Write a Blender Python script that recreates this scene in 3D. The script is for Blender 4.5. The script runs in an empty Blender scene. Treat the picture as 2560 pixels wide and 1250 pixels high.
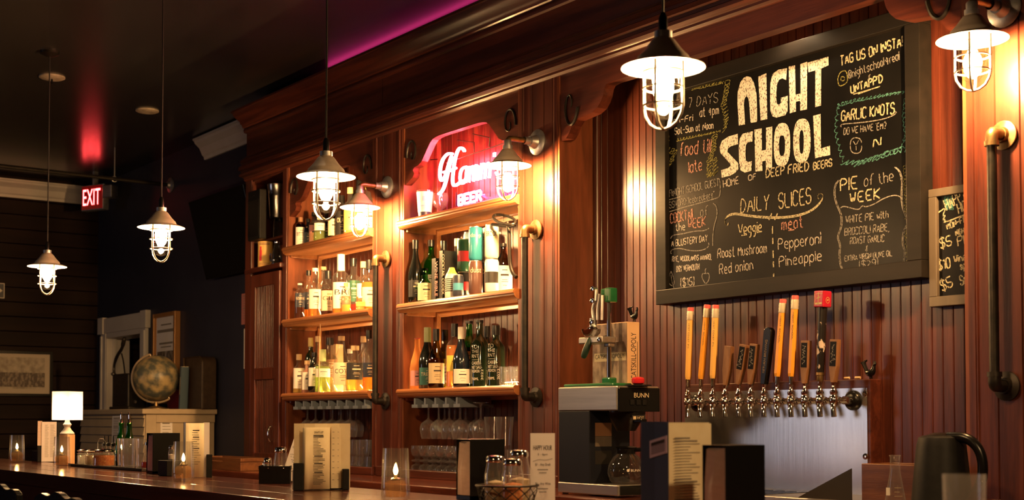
import bpy, bmesh, math, random
from mathutils import Vector, Matrix
random.seed(7)
PI = math.pi
sc = bpy.context.scene
COL = sc.collection
H = 1.28                                   # eye height of the camera above the floor

# ------------------------------------------------------------------ camera
F_PX, CY, YAW, PITCH = 3347.0, 936.6, math.radians(35.894), math.radians(1.969)
cam_d = bpy.data.cameras.new('camera'); cam = bpy.data.objects.new('camera', cam_d); COL.objects.link(cam)
cam_d.sensor_width = 36; cam_d.lens = 36 * F_PX / 2560
cam_d.shift_y = (CY - 625) / 2560
cam.location = (0, 0, H); cam.rotation_euler = (PI / 2 + PITCH, 0, PI / 2 - YAW)
cam_d.clip_start = .05
cam_d.dof.use_dof = True; cam_d.dof.focus_distance = 5.2; cam_d.dof.aperture_fstop = 5.0
sc.camera = cam

# ------------------------------------------------------------------ view, world, big lights
vs = sc.view_settings
sc.display_settings.display_device = 'sRGB'
vs.view_transform = 'Standard'; vs.look = 'None'; vs.gamma = 1; vs.use_curve_mapping = False
vs.exposure = -0.45
sc.cycles.max_bounces = 8; sc.cycles.transparent_max_bounces = 24; sc.cycles.glossy_bounces = 4
sc.cycles.sample_clamp_indirect = 4; sc.cycles.caustics_reflective = False
world = bpy.data.worlds.new('world'); sc.world = world; world.use_nodes = True
world.node_tree.nodes['Background'].inputs[0].default_value = (.05, .06, .09, 1)
world.node_tree.nodes['Background'].inputs[1].default_value = .2
BULB = 1800.0                              # radiance of the filament bulbs
WARM = (1.0, .60, .26)

def area(name, loc, target, size, size_y, power, col):
    d = bpy.data.lights.new(name, 'AREA'); d.shape = 'RECTANGLE'; d.size = size; d.size_y = size_y
    d.energy = power; d.color = col
    o = bpy.data.objects.new(name, d); COL.objects.link(o); o.location = loc
    o.rotation_euler = (Vector(target) - Vector(loc)).to_track_quat('-Z', 'Y').to_euler()
    return o
def spot(name, loc, target, power, col, ang, blend=.5, r=.04):
    d = bpy.data.lights.new(name, 'SPOT'); d.energy = power; d.color = col; d.spot_size = math.radians(ang); d.spot_blend = blend
    d.shadow_soft_size = r
    o = bpy.data.objects.new(name, d); COL.objects.link(o); o.location = loc
    o.rotation_euler = (Vector(target) - Vector(loc)).to_track_quat('-Z', 'Y').to_euler()
    return o
# evening daylight through the street windows behind the photographer, and the ceiling cans over the bar
area('window_daylight', (-8.9, -3.9, 1.6), (-5.5, 3.5, 1.4), 1.9, 1.6, 25, (.92, .88, 1.0))
spot('ceiling_can_light', (-4.55, 2.3, 3.2), (-3.9, 2.6, 1.0), 16, (1, .68, .38), 80, .7)
area('cornice_led_light', (-5.4, 3.56, 3.176), (-5.4, 3.0, 3.30), 2.6, .02, 1.1, (1, .05, .28))
# next pendant of the row and a lamp of the dining room, both beyond the frame
spot('pendant_light', (-.70, 2.14, 2.05), (-.70, 2.14, 0), 70, WARM, 165, .3, .05)
spot('room_lamp_light', (-1.0, -1.2, 2.5), (-3.1, 1.95, 1.0), 90, (1, .56, .22), 42, .8, .08)

# ------------------------------------------------------------------ pixel -> place
_c, _s = math.cos(YAW), math.sin(YAW)
_f0, _rt, _u0 = Vector((-_c, _s, 0)), Vector((_s, _c, 0)), Vector((0, 0, 1))
_fw = _f0 * math.cos(PITCH) + _u0 * math.sin(PITCH); _up = _u0 * math.cos(PITCH) - _f0 * math.sin(PITCH)
def ray(u, v): return _fw + _rt * ((u - 1280) / F_PX) - _up * ((v - CY) / F_PX)
def at(u, v, Y=None, X=None, Z=None):
    d = ray(u, v)
    k = Y / d.y if Y is not None else X / d.x if X is not None else (Z - H) / d.z
    return d * k + Vector((0, 0, H))
def ux(u, Y): return at(u, 1000, Y=Y).x

# ------------------------------------------------------------------ materials
M = {}
def nodes(name):
    m = bpy.data.materials.new(name); m.use_nodes = True; nt = m.node_tree; nt.nodes.clear()
    o = nt.nodes.new('ShaderNodeOutputMaterial'); return m, nt, o
def c4(c): return (*c, 1) if len(c) == 3 else c
def coord(nt, scale):
    tc = nt.nodes.new('ShaderNodeTexCoord'); mp = nt.nodes.new('ShaderNodeMapping'); mp.inputs['Scale'].default_value = scale
    nt.links.new(tc.outputs['Object'], mp.inputs['Vector']); return mp.outputs['Vector']
def pm(name, col, rough=.5, metal=0, col2=None, scale=(8, 8, 8), bump=0, spec=.5, coat=0, detail=4, contrast=(.35, .65), trans=0):
    m, nt, o = nodes(name); b = nt.nodes.new('ShaderNodeBsdfPrincipled'); nt.links.new(b.outputs[0], o.inputs[0])
    b.inputs['Roughness'].default_value = rough; b.inputs['Metallic'].default_value = metal
    b.inputs['Specular IOR Level'].default_value = spec; b.inputs['Base Color'].default_value = c4(col)
    if coat: b.inputs['Coat Weight'].default_value = coat; b.inputs['Coat Roughness'].default_value = .12
    if col2 or bump:
        n = nt.nodes.new('ShaderNodeTexNoise'); n.inputs['Scale'].default_value = 1; n.inputs['Detail'].default_value = detail
        nt.links.new(coord(nt, scale), n.inputs['Vector'])
        if col2:
            r = nt.nodes.new('ShaderNodeValToRGB'); r.color_ramp.elements[0].position, r.color_ramp.elements[1].position = contrast
            r.color_ramp.elements[0].color = c4(col); r.color_ramp.elements[1].color = c4(col2)
            nt.links.new(n.outputs[0], r.inputs[0]); nt.links.new(r.outputs[0], b.inputs['Base Color'])
        if bump:
            bp = nt.nodes.new('ShaderNodeBump'); bp.inputs['Strength'].default_value = bump; bp.inputs['Distance'].default_value = .004
            nt.links.new(n.outputs[0], bp.inputs['Height']); nt.links.new(bp.outputs[0], b.inputs['Normal'])
    M[name] = m; return m
def wood(name, dark, light, stretch, rough=.34, coat=.2, ring=5.0):
    """grain = distorted noise stretched along the boards, with cathedral-like bands"""
    m, nt, o = nodes(name); b = nt.nodes.new('ShaderNodeBsdfPrincipled'); nt.links.new(b.outputs[0], o.inputs[0])
    b.inputs['Roughness'].default_value = rough; b.inputs['Coat Weight'].default_value = coat; b.inputs['Coat Roughness'].default_value = .18
    v = coord(nt, stretch)
    n1 = nt.nodes.new('ShaderNodeTexNoise'); n1.inputs['Scale'].default_value = 1; n1.inputs['Detail'].default_value = 5; nt.links.new(v, n1.inputs['Vector'])
    w = nt.nodes.new('ShaderNodeMath'); w.operation = 'MULTIPLY'; w.inputs[1].default_value = ring; nt.links.new(n1.outputs[0], w.inputs[0])
    fr = nt.nodes.new('ShaderNodeMath'); fr.operation = 'PINGPONG'; fr.inputs[1].default_value = 1; nt.links.new(w.outputs[0], fr.inputs[0])
    n2 = nt.nodes.new('ShaderNodeTexNoise'); n2.inputs['Scale'].default_value = 9; n2.inputs['Detail'].default_value = 3; nt.links.new(v, n2.inputs['Vector'])
    mx = nt.nodes.new('ShaderNodeMath'); mx.operation = 'MULTIPLY_ADD'; mx.inputs[1].default_value = .5; nt.links.new(fr.outputs[0], mx.inputs[0])
    sc_ = nt.nodes.new('ShaderNodeMath'); sc_.operation = 'MULTIPLY'; sc_.inputs[1].default_value = .55; nt.links.new(n2.outputs[0], sc_.inputs[0]); nt.links.new(sc_.outputs[0], mx.inputs[2])
    r = nt.nodes.new('ShaderNodeValToRGB'); r.color_ramp.elements[0].color = c4(dark); r.color_ramp.elements[1].color = c4(light)
    r.color_ramp.elements[0].position = .15; r.color_ramp.elements[1].position = .85
    nt.links.new(mx.outputs[0], r.inputs[0]); nt.links.new(r.outputs[0], b.inputs['Base Color'])
    bp = nt.nodes.new('ShaderNodeBump'); bp.inputs['Strength'].default_value = .12; bp.inputs['Distance'].default_value = .003
    nt.links.new(n2.outputs[0], bp.inputs['Height']); nt.links.new(bp.outputs[0], b.inputs['Normal'])
    M[name] = m; return m
def glass(name, tint=(1, 1, 1), refl=1.0, base=.05, gloss_rough=.02, edge=0):
    m, nt, o = nodes(name); t = nt.nodes.new('ShaderNodeBsdfTransparent'); t.inputs[0].default_value = c4(tint)
    g = nt.nodes.new('ShaderNodeBsdfGlossy'); g.inputs['Roughness'].default_value = gloss_rough; g.inputs[0].default_value = (1, 1, 1, 1)
    lw = nt.nodes.new('ShaderNodeLayerWeight'); lw.inputs[0].default_value = .35
    p = nt.nodes.new('ShaderNodeMath'); p.operation = 'POWER'; p.inputs[1].default_value = 2.2; nt.links.new(lw.outputs['Facing'], p.inputs[0])
    k = nt.nodes.new('ShaderNodeMath'); k.operation = 'MULTIPLY_ADD'; k.inputs[1].default_value = .75 * refl; k.inputs[2].default_value = base; k.use_clamp = True
    nt.links.new(p.outputs[0], k.inputs[0])
    mx = nt.nodes.new('ShaderNodeMixShader'); nt.links.new(k.outputs[0], mx.inputs[0]); nt.links.new(t.outputs[0], mx.inputs[1]); nt.links.new(g.outputs[0], mx.inputs[2])
    if edge:
        tl = nt.nodes.new('ShaderNodeBsdfTranslucent'); df = nt.nodes.new('ShaderNodeBsdfDiffuse'); ad = nt.nodes.new('ShaderNodeMixShader'); ad.inputs[0].default_value = .5
        nt.links.new(tl.outputs[0], ad.inputs[1]); nt.links.new(df.outputs[0], ad.inputs[2]); g2 = nt.nodes.new('ShaderNodeMixShader'); g2.inputs[0].default_value = edge
        nt.links.new(g.outputs[0], g2.inputs[1]); nt.links.new(ad.outputs[0], g2.inputs[2]); nt.links.new(g2.outputs[0], mx.inputs[2])
    nt.links.new(mx.outputs[0], o.inputs[0]); M[name] = m; return m
def liquid(name, col, body=.45):
    m, nt, o = nodes(name); t = nt.nodes.new('ShaderNodeBsdfTransparent'); t.inputs[0].default_value = c4(col)
    d = nt.nodes.new('ShaderNodeBsdfTranslucent'); d.inputs[0].default_value = c4(col)
    d2 = nt.nodes.new('ShaderNodeBsdfDiffuse'); d2.inputs[0].default_value = c4(col)
    a = nt.nodes.new('ShaderNodeMixShader'); a.inputs[0].default_value = .35; nt.links.new(d.outputs[0], a.inputs[1]); nt.links.new(d2.outputs[0], a.inputs[2])
    mx = nt.nodes.new('ShaderNodeMixShader'); mx.inputs[0].default_value = body; nt.links.new(t.outputs[0], mx.inputs[1]); nt.links.new(a.outputs[0], mx.inputs[2])
    nt.links.new(mx.outputs[0], o.inputs[0]); M[name] = m; return m
def emit(name, col, s):
    m, nt, o = nodes(name); e = nt.nodes.new('ShaderNodeEmission'); e.inputs[0].default_value = c4(col); e.inputs[1].default_value = s
    nt.links.new(e.outputs[0], o.inputs[0]); M[name] = m; return m
def chalk_mat(name, col, lo=.38, hi=.6, scale=220):
    m, nt, o = nodes(name); t = nt.nodes.new('ShaderNodeBsdfTransparent'); d = nt.nodes.new('ShaderNodeBsdfDiffuse'); d.inputs[0].default_value = c4(col)
    n = nt.nodes.new('ShaderNodeTexNoise'); n.inputs['Scale'].default_value = 1; n.inputs['Detail'].default_value = 3
    nt.links.new(coord(nt, (scale, scale, scale * .6)), n.inputs['Vector'])
    r = nt.nodes.new('ShaderNodeMapRange'); r.inputs[1].default_value = lo; r.inputs[2].default_value = hi; r.inputs[3].default_value = .25; nt.links.new(n.outputs[0], r.inputs[0])
    mx = nt.nodes.new('ShaderNodeMixShader'); nt.links.new(r.outputs[0], mx.inputs[0]); nt.links.new(t.outputs[0], mx.inputs[1]); nt.links.new(d.outputs[0], mx.inputs[2])
    nt.links.new(mx.outputs[0], o.inputs[0]); M[name] = m; return m
def smooth_mat(name, col, rough=.35, spec=.5): return pm(name, col, rough, spec=spec)

CH_D, CH_L = (.040, .0090, .0055), (.118, .028, .0145)
wood('cherry_v', CH_D, CH_L, (26, 26, 1.6))            # boards standing up
wood('cherry_h', CH_D, CH_L, (1.4, 26, 26))            # boards lying along the wall
wood('cherry_knotty', (.085, .024, .010), (.21, .064, .027), (7, 7, 1.1), ring=9)
wood('shelf_wood', (.20, .072, .026), (.36, .14, .052), (1.6, 22, 22), rough=.28)
wood('bar_wood', (.075, .017, .010), (.17, .042, .023), (1.1, 16, 16), rough=.14, coat=.8)
wood('crate_wood', (.1, .035, .014), (.2, .08, .03), (3, 30, 30))
wood('tap_wood', (.16, .07, .03), (.27, .13, .06), (40, 40, 6), rough=.5, coat=0)
wood('pale_wood', (.55, .33, .15), (.72, .47, .24), (30, 30, 3), rough=.5, coat=0)
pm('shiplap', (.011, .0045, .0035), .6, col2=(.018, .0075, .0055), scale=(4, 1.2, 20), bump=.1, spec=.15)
pm('navy_paint', (.024, .025, .044), .55, col2=(.030, .031, .053), scale=(3, 3, 3), bump=.05, spec=.2)
pm('black_ceiling', (.026, .023, .024), .23, col2=(.031, .028, .029), scale=(1.5, 1.5, 1.5), bump=.02)
pm('floor_wood', (.05, .03, .02), .4, col2=(.09, .05, .03), scale=(2, 14, 1))
pm('dull_wall', (.05, .04, .04), .7, col2=(.06, .05, .045))
pm('white_trim', (.62, .58, .54), .45, col2=(.68, .64, .6), scale=(6, 6, 6))
pm('beige_paint', (.42, .33, .22), .5, col2=(.48, .38, .26), scale=(9, 9, 9), bump=.05)
pm('black_iron', (.018, .016, .015), .42, metal=.6, col2=(.035, .028, .022), scale=(30, 30, 30), bump=.15)
pm('brass_iron', (.20, .13, .06), .38, metal=.9, col2=(.32, .21, .10), scale=(40, 40, 40), bump=.2)
pm('galvanised', (.36, .37, .40), .42, metal=.85, col2=(.5, .51, .54), scale=(40, 40, 40), bump=.1)
pm('shade_metal', (.42, .35, .29), .45, metal=.1, col2=(.5, .43, .36), scale=(30, 30, 30), bump=.05)
pm('enamel_white', (.82, .78, .70), .3)
pm('cage_metal', (.75, .68, .58), .3, metal=.6)
pm('chrome', (.80, .78, .75), .09, metal=1)
pm('stainless', (.64, .63, .62), .24, metal=1, col2=(.68, .67, .66), scale=(90, 4, 4), bump=.03)
pm('steel_dull', (.42, .40, .39), .38, metal=1, col2=(.5, .48, .46), scale=(4, 60, 60))
pm('black_plastic', (.005, .005, .005), .25, spec=.35)
pm('black_matte', (.006, .006, .006), .5, col2=(.009, .0085, .008), scale=(60, 60, 60), bump=.1, spec=.2)
pm('navy_panel', (.010, .012, .020), .45, spec=.25)
pm('cord_black', (.010, .009, .009), .6)
pm('dark_rack', (.20, .24, .30), .4)
pm('slate', (.004, .004, .004), .34, col2=(.009, .0085, .008), scale=(5, 5, 3), spec=.10)
pm('board_frame', (.010, .009, .008), .40, col2=(.017, .014, .012), scale=(2, 20, 20), spec=.12)
pm('grey_frame', (.11, .09, .07), .5, col2=(.15, .12, .09), scale=(20, 20, 2))
pm('green_enamel', (.010, .115, .035), .25, col2=(.018, .16, .05), scale=(14, 14, 14), coat=.5)
pm('red_plastic', (.62, .02, .03), .25, coat=.5)
pm('paper_cream', (.80, .68, .44), .7, col2=(.85, .74, .50), scale=(30, 30, 30))
pm('paper_white', (.78, .74, .74), .7)
pm('paper_pink', (.72, .55, .47), .7, col2=(.78, .61, .53), scale=(40, 40, 90), bump=.3)
pm('paper_red', (.45, .16, .15), .7)
pm('ink', (.03, .025, .025), .8)
pm('ink_grey', (.22, .19, .16), .8)
pm('menu_blue', (.035, .055, .13), .55)
pm('gold_frame', (.42, .20, .07), .35, metal=.3)
pm('photo_dark', (.10, .075, .06), .6, col2=(.30, .24, .19), scale=(60, 60, 30), contrast=(.45, .6))
pm('photo_pale', (.30, .25, .19), .6, col2=(.52, .45, .36), scale=(22, 22, 22))
pm('mat_board', (.55, .47, .38), .7)
pm('cardboard_box', (.62, .38, .20), .6, col2=(.72, .47, .26), scale=(6, 6, 6))
pm('mountain_print', (.16, .10, .08), .6, col2=(.42, .30, .22), scale=(28, 28, 14), contrast=(.4, .62))
pm('globe_map', (.075, .085, .075), .38, col2=(.42, .32, .16), scale=(14, 14, 14), contrast=(.40, .62), detail=6, bump=.03)
pm('globe_ring', (.55, .42, .28), .35, metal=.5)
pm('cork', (.62, .42, .24), .75, col2=(.7, .5, .3), scale=(80, 80, 80))
pm('pencil_yellow', (.82, .37, .035), .32, coat=.3)
pm('pencil_pale', (.86, .50, .12), .35, coat=.3)
pm('eraser', (.75, .10, .10), .6)
pm('flame_holder', (.45, .35, .2), .25, metal=.8)
pm('salt', (.8, .76, .7), .8, col2=(.7, .64, .55), scale=(200, 200, 200))
pm('spice_red', (.45, .10, .02), .8, col2=(.65, .25, .05), scale=(160, 160, 160))
pm('spice_tan', (.55, .40, .22), .8, col2=(.7, .52, .3), scale=(160, 160, 160))
pm('leather', (.040, .022, .013), .5, col2=(.06, .035, .02), scale=(30, 30, 30), bump=.3)
pm('book_blue', (.06, .10, .14), .55); pm('book_black', (.016, .015, .015), .45); pm('book_red', (.30, .02, .02), .55)
pm('tv_screen', (.006, .006, .007), .22); pm('tv_letter', (.05, .045, .04), .5)
pm('sandwich_green', (.008, .03, .018), .5)
glass('glass_clear', (.96, .96, .97), base=.12, edge=.35)
glass('candle_glass', (.97, .97, .97), base=.08, edge=.10); glass('jar_glass', (1, .98, .94), refl=.6, base=.04)
glass('glass_smoke', (.55, .5, .45), base=.10, edge=.25)
glass('bottle_clear', (.95, .94, .9), base=.10, edge=.25)
glass('bottle_green', (.10, .55, .10), base=.08)
glass('bottle_olive', (.42, .40, .08), base=.08)
glass('bottle_brown', (.30, .12, .03), base=.08)
pm('wine_black', (.008, .009, .008), .05, coat=1); pm('wine_navy', (.008, .012, .02), .05, coat=1)
pm('wine_green', (.012, .022, .010), .05, coat=1); pm('dusty_rose', (.30, .14, .10), .4)
liquid('liq_amber', (1, .52, .12), .6); liquid('liq_gold', (1, .80, .25), .6); liquid('liq_red', (.45, .05, .03), .5)
liquid('liq_dark', (.22, .05, .015), .6); liquid('liq_clear', (.97, .95, .85), .35); liquid('liq_green', (.75, .9, .35), .35)
liquid('liq_rose', (1, .55, .25), .4); liquid('candle_oil', (1, .80, .55), .10); liquid('frost_orange', (1, .58, .25), .6)
emit('bulb_glow', WARM, BULB); emit('sconce_glow', (1, .55, .21), 5000); emit('strip_glow', (1, .60, .22), 750); emit('picture_bulb', (1, .68, .36), 500); emit('lamp_bulb', (1, .74, .44), 190); emit('flame_glow', (1, .55, .18), 160)
emit('neon_red', (1, .075, .11), 150); emit('neon_blue', (.30, .16, 1), 90); emit('exit_red', (1, .06, .06), 26)
m, nt, o_ = nodes('lamp_shade'); M['lamp_shade'] = m
_t = nt.nodes.new('ShaderNodeBsdfTranslucent'); _t.inputs[0].default_value = (.95, .88, .74, 1); _d = nt.nodes.new('ShaderNodeBsdfDiffuse'); _d.inputs[0].default_value = (.9, .85, .72, 1)
_m = nt.nodes.new('ShaderNodeMixShader'); _m.inputs[0].default_value = .4; nt.links.new(_t.outputs[0], _m.inputs[1]); nt.links.new(_d.outputs[0], _m.inputs[2]); nt.links.new(_m.outputs[0], o_.inputs[0])
chalk_mat('chalk_white', (.60, .57, .52), .34, .55); chalk_mat('chalk_fill', (.85, .80, .72), .36, .50, 190)
chalk_mat('chalk_grey', (.34, .33, .31), .34, .56); chalk_mat('chalk_yellow', (.60, .56, .39), .34, .55); chalk_mat('chalk_pink', (.62, .34, .29))
chalk_mat('chalk_red', (.75, .22, .18)); chalk_mat('chalk_teal', (.10, .29, .27)); chalk_mat('chalk_olive', (.30, .29, .10)); chalk_mat('chalk_orange', (.7, .42, .2))
for n, c in dict(lab_white=(.78, .72, .64), lab_cream=(.74, .60, .40), lab_pink=(.70, .30, .28), lab_navy=(.025, .03, .05), lab_black=(.02, .018, .016), lab_green=(.02, .10, .06),
                 lab_red=(.62, .03, .04), lab_brown=(.28, .14, .07), lab_teal=(.03, .14, .12), lab_tan=(.52, .42, .26), lab_yellow=(.85, .62, .10), lab_blue=(.06, .30, .45),
                 lab_lilac=(.55, .42, .55), cap_black=(.014, .013, .013), cap_white=(.85, .80, .72), cap_gold=(.55, .42, .14), foil_green=(.38, .44, .22), cap_red=(.4, .03, .03),
                 can_teal=(.03, .22, .30), can_sky=(.25, .42, .55), can_white=(.72, .68, .62), can_cream=(.75, .66, .50), can_brown=(.10, .05, .04), can_dark=(.02, .018, .02), can_green=(.02, .09, .05), tin_yellow=(.75, .48, .14)).items():
    pm(n, c, .42 if n.startswith(('lab', 'tin')) else .28)

# ------------------------------------------------------------------ mesh helpers
class MB:
    def __init__(s): s.bm = bmesh.new(); s.mi = 0
    def face(s, vs):
        try:
            f = s.bm.faces.new(vs); f.material_index = s.mi; return f
        except ValueError: return None
    def v(s, p): return s.bm.verts.new(p)
    def box(s, x0, x1, y0, y1, z0, z1):
        p = [s.v(q) for q in ((x0, y0, z0), (x1, y0, z0), (x1, y1, z0), (x0, y1, z0), (x0, y0, z1), (x1, y0, z1), (x1, y1, z1), (x0, y1, z1))]
        for a in ((3, 2, 1, 0), (4, 5, 6, 7), (0, 1, 5, 4), (1, 2, 6, 5), (2, 3, 7, 6), (3, 0, 4, 7)): s.face([p[i] for i in a])
        return s
    def obox(s, c, ex, ey, ez):
        """oriented box from centre c and half vectors"""
        c, ex, ey, ez = map(Vector, (c, ex, ey, ez))
        p = [s.v(c + ex * a + ey * b + ez * d) for d in (-1, 1) for a, b in ((-1, -1), (1, -1), (1, 1), (-1, 1))]
        for a in ((3, 2, 1, 0), (4, 5, 6, 7), (0, 1, 5, 4), (1, 2, 6, 5), (2, 3, 7, 6), (3, 0, 4, 7)): s.face([p[i] for i in a])
        return s
    def lathe(s, prof, c=(0, 0, 0), n=20, ax=None, arc=None):
        """prof: (radius, height) pairs turned about z (or about the axis ax)"""
        c = Vector(c); R = Vector((0, 0, 1)).rotation_difference(Vector(ax)).to_matrix() if ax else Matrix.Identity(3)
        rings = []
        for r, z in prof:
            if r < 1e-5: rings.append([s.v(c + R @ Vector((0, 0, z)))])
            else: rings.append([s.v(c + R @ Vector((r * math.cos(2 * PI * i / n), r * math.sin(2 * PI * i / n), z))) for i in range(n)])
        for a, b in zip(rings, rings[1:]):
            for i in range(n):
                j = (i + 1) % n
                if len(a) == 1 and len(b) == 1: continue
                if len(a) == 1: s.face([a[0], b[j], b[i]])
                elif len(b) == 1: s.face([a[i], a[j], b[0]])
                else: s.face([a[i], a[j], b[j], b[i]])
        return s
    def arc(s, r, z0, z1, a0, a1, n=14, c=(0, 0, 0)):
        p = [[s.v((c[0] + r * math.cos(a0 + (a1 - a0) * i / n), c[1] + r * math.sin(a0 + (a1 - a0) * i / n), z)) for i in range(n + 1)] for z in (z0, z1)]
        for i in range(n): s.face([p[0][i], p[0][i + 1], p[1][i + 1], p[1][i]])
        return s
    def tube(s, pts, r, n=8, closed=False, caps=True):
        pts = [Vector(p) for p in pts]; m = len(pts); rs = [r] * m
        if isinstance(r, (list, tuple)):
            q = [i * (len(r) - 1) / max(1, m - 1) for i in range(m)]; rs = [r[int(f)] + (r[min(int(f) + 1, len(r) - 1)] - r[int(f)]) * (f - int(f)) for f in q]
        T = []
        for i in range(m):
            a = pts[i - 1] if (i or closed) else pts[0]; b = pts[(i + 1) % m] if (i < m - 1 or closed) else pts[-1]
            T.append((b - a).normalized())
        x = T[0].orthogonal().normalized(); rings = []
        for i in range(m):
            if i: x = (T[i - 1].rotation_difference(T[i])) @ x
            y = T[i].cross(x).normalized(); x = y.cross(T[i]).normalized()
            rings.append([s.v(pts[i] + (x * math.cos(2 * PI * k / n) + y * math.sin(2 * PI * k / n)) * rs[i]) for k in range(n)])
        for i in range(m if closed else m - 1):
            a, b = rings[i], rings[(i + 1) % m]
            for k in range(n): s.face([a[k], a[(k + 1) % n], b[(k + 1) % n], b[k]])
        if caps and not closed: s.face(rings[0][::-1]); s.face(rings[-1])
        return s
    def extr(s, poly, d):
        """closed polygon of 3D points pushed along d"""
        d = Vector(d); a = [s.v(p) for p in poly]; b = [s.v(Vector(p) + d) for p in poly]; n = len(poly)
        s.face(a[::-1]); s.face(b)
        for i in range(n): s.face([a[i], a[(i + 1) % n], b[(i + 1) % n], b[i]])
        return s
    def sheet(s, rows):
        g = [[s.v(p) for p in r] for r in rows]
        for a, b in zip(g, g[1:]):
            for i in range(len(a) - 1): s.face([a[i], a[i + 1], b[i + 1], b[i]])
        return s
    def ribbon(s, pts, w, nrm):
        pts = [Vector(p) for p in pts]; nrm = Vector(nrm); L = []
        if len(pts) < 2: return s
        for i, p in enumerate(pts):
            t = (pts[min(i + 1, len(pts) - 1)] - pts[max(i - 1, 0)])
            if t.length < 1e-9: t = Vector((1, 0, 0))
            q = nrm.cross(t.normalized()) * (w / 2); L.append((s.v(p - q), s.v(p + q)))
        for a, b in zip(L, L[1:]): s.face([a[0], b[0], b[1], a[1]])
        return s

def finish(mb, name, mats, parent=None, smooth=False, bevel=0, world=False, solid=0):
    """links what mb collected as ONE mesh object"""
    bmesh.ops.recalc_face_normals(mb.bm, faces=mb.bm.faces) if smooth or bevel else None
    me = bpy.data.meshes.new(name)
    if world and parent: bmesh.ops.translate(mb.bm, verts=mb.bm.verts, vec=-parent.location)
    mb.bm.to_mesh(me); mb.bm.free()
    for k in ([mats] if isinstance(mats, str) else mats): me.materials.append(M[k])
    if smooth:
        me.polygons.foreach_set('use_smooth', [True] * len(me.polygons)); me.set_sharp_from_angle(angle=math.radians(38))
    o = bpy.data.objects.new(name, me); COL.objects.link(o)
    if parent: o.parent = parent
    if solid: q = o.modifiers.new('thickness', 'SOLIDIFY'); q.thickness = solid; q.offset = 0
    if bevel: q = o.modifiers.new('bevel', 'BEVEL'); q.width = bevel; q.segments = 2; q.limit_method = 'ANGLE'
    return o
def tag(o, label, cat, group=None):
    o['label'] = label; o['category'] = cat
    if group: o['group'] = group
    return o
def thing(name, label, cat, loc, rz=0, group=None):
    o = bpy.data.objects.new(name, None); COL.objects.link(o); o.empty_display_size = .05
    o.location = loc; o.rotation_euler = (0, 0, rz); return tag(o, label, cat, group)
def struct(mb, name, mats, **k):
    o = finish(mb, name, mats, **k); o['kind'] = 'structure'; return o
def dup(root, loc, rz=None, label=None, group=None):
    r = root.copy(); COL.objects.link(r); r.location = loc
    if rz is not None: r.rotation_euler = (0, 0, rz)
    if label: r['label'] = label
    if group: r['group'] = group
    for ch in list(root.children):
        c = ch.copy(); COL.objects.link(c); c.parent = r
        for g in list(ch.children):
            e = g.copy(); COL.objects.link(e); e.parent = c
    return r
def smoothpts(p, it=2, closed=False):
    p = [Vector(q) for q in p]
    for _ in range(it):
        if len(p) < 3: break
        q = [] if closed else [p[0]]
        for a, b in zip(p, p[1:] + ([p[0]] if closed else [])): q += [a * .75 + b * .25, a * .25 + b * .75]
        if not closed: q.append(p[-1])
        p = q
    return p

# ------------------------------------------------------------------ lettering
G = dict(A='022842 1434', B='02083847463505 3544433202', C='4738180703123243', D='02082846442202', E='48080242 0535', F='480802 0535', G='47381807031232434525', H='0208 4248 0545',
 I='0208', J='3833221203', K='0208 480542', L='080242', M='0208244842', N='02084248', O='180703123243473818', P='02083847463505', Q='180703123243473818 2442', R='02083847463505 2542',
 S='473818070615354443321203', T='0848 2822', U='080312324348', V='082248', W='0812263248', X='0248 0842', Y='082548 2522', Z='08480242',
 a='36160503122233 3632', b='0802 0516263533221203', c='3526160503122233', d='3832 36160503122233', e='043435261605031232', f='38281712 0525', g='36160504133334 36312010', h='0802 05163532',
 i='0602 0708', j='161100 1718', k='0802 360432', l='0802', m='0602 05162522 25364542', n='0602 05163532', o='160503122233352616', p='0600 0516263533221203', r='0602 041626',
 s='35261605142433221203', t='18132232 0626', u='0603122233 3632', v='061236', w='0612253246', x='0236 0632', y='0614233634 3610', z='06360232')
G.update({'1': '072822', '2': '07182837460242', '4': '32380444', '5': '48080535444332120303', '7': '084812', '9': '46351506071838474632', '0': G['O'], '$': G['S'] + ' 2921', '[': '18080212', ']': '08181202',
 '&': '3726162524130232 2721', '!': '0804 0203', '?': '071828374624 2223', '.': '0203', ',': '1201', "'": '0807', '"': '0807 1817', '-': '0535', ':': '0203 0506', '@': '3626152423343645 363433434738180703122242'})
def strokes(text):
    """single-line letters: list of polylines, width; capitals are 6 high on the baseline 0"""
    out, x = [], 0
    for ch in text:
        if ch == ' ': x += 3; continue
        mxx = 0
        for st in G[ch].split():
            p = [(int(st[i]), int(st[i + 1]) - 2) for i in range(0, len(st), 2)]
            mxx = max(mxx, max(q[0] for q in p)); out.append([(x + a, b) for a, b in p])
        x += mxx + 1.5
    return out, x - 1.5
def write(mb, text, p0, p1, cap, w, nrm, it=1, jit=.25, tube=None, slant=0):
    """hand lettering from p0 to p1 (points on the surface), capitals cap metres high"""
    p0, p1 = Vector(p0), Vector(p1); ex = p1 - p0; st, W = strokes(text); up = Vector(nrm).cross(ex).normalized()
    if up.z < 0: up = -up
    for s in st:
        q = [(a + random.uniform(-jit, jit), b + random.uniform(-jit, jit)) for a, b in s]
        pts = smoothpts([p0 + ex * ((a + slant * b) / max(W, .01)) + up * (b / 6 * cap) for a, b in q], it)
        if tube: mb.tube(pts, tube, 6)
        else: mb.ribbon(pts, w, nrm)
_tc = {}
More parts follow.
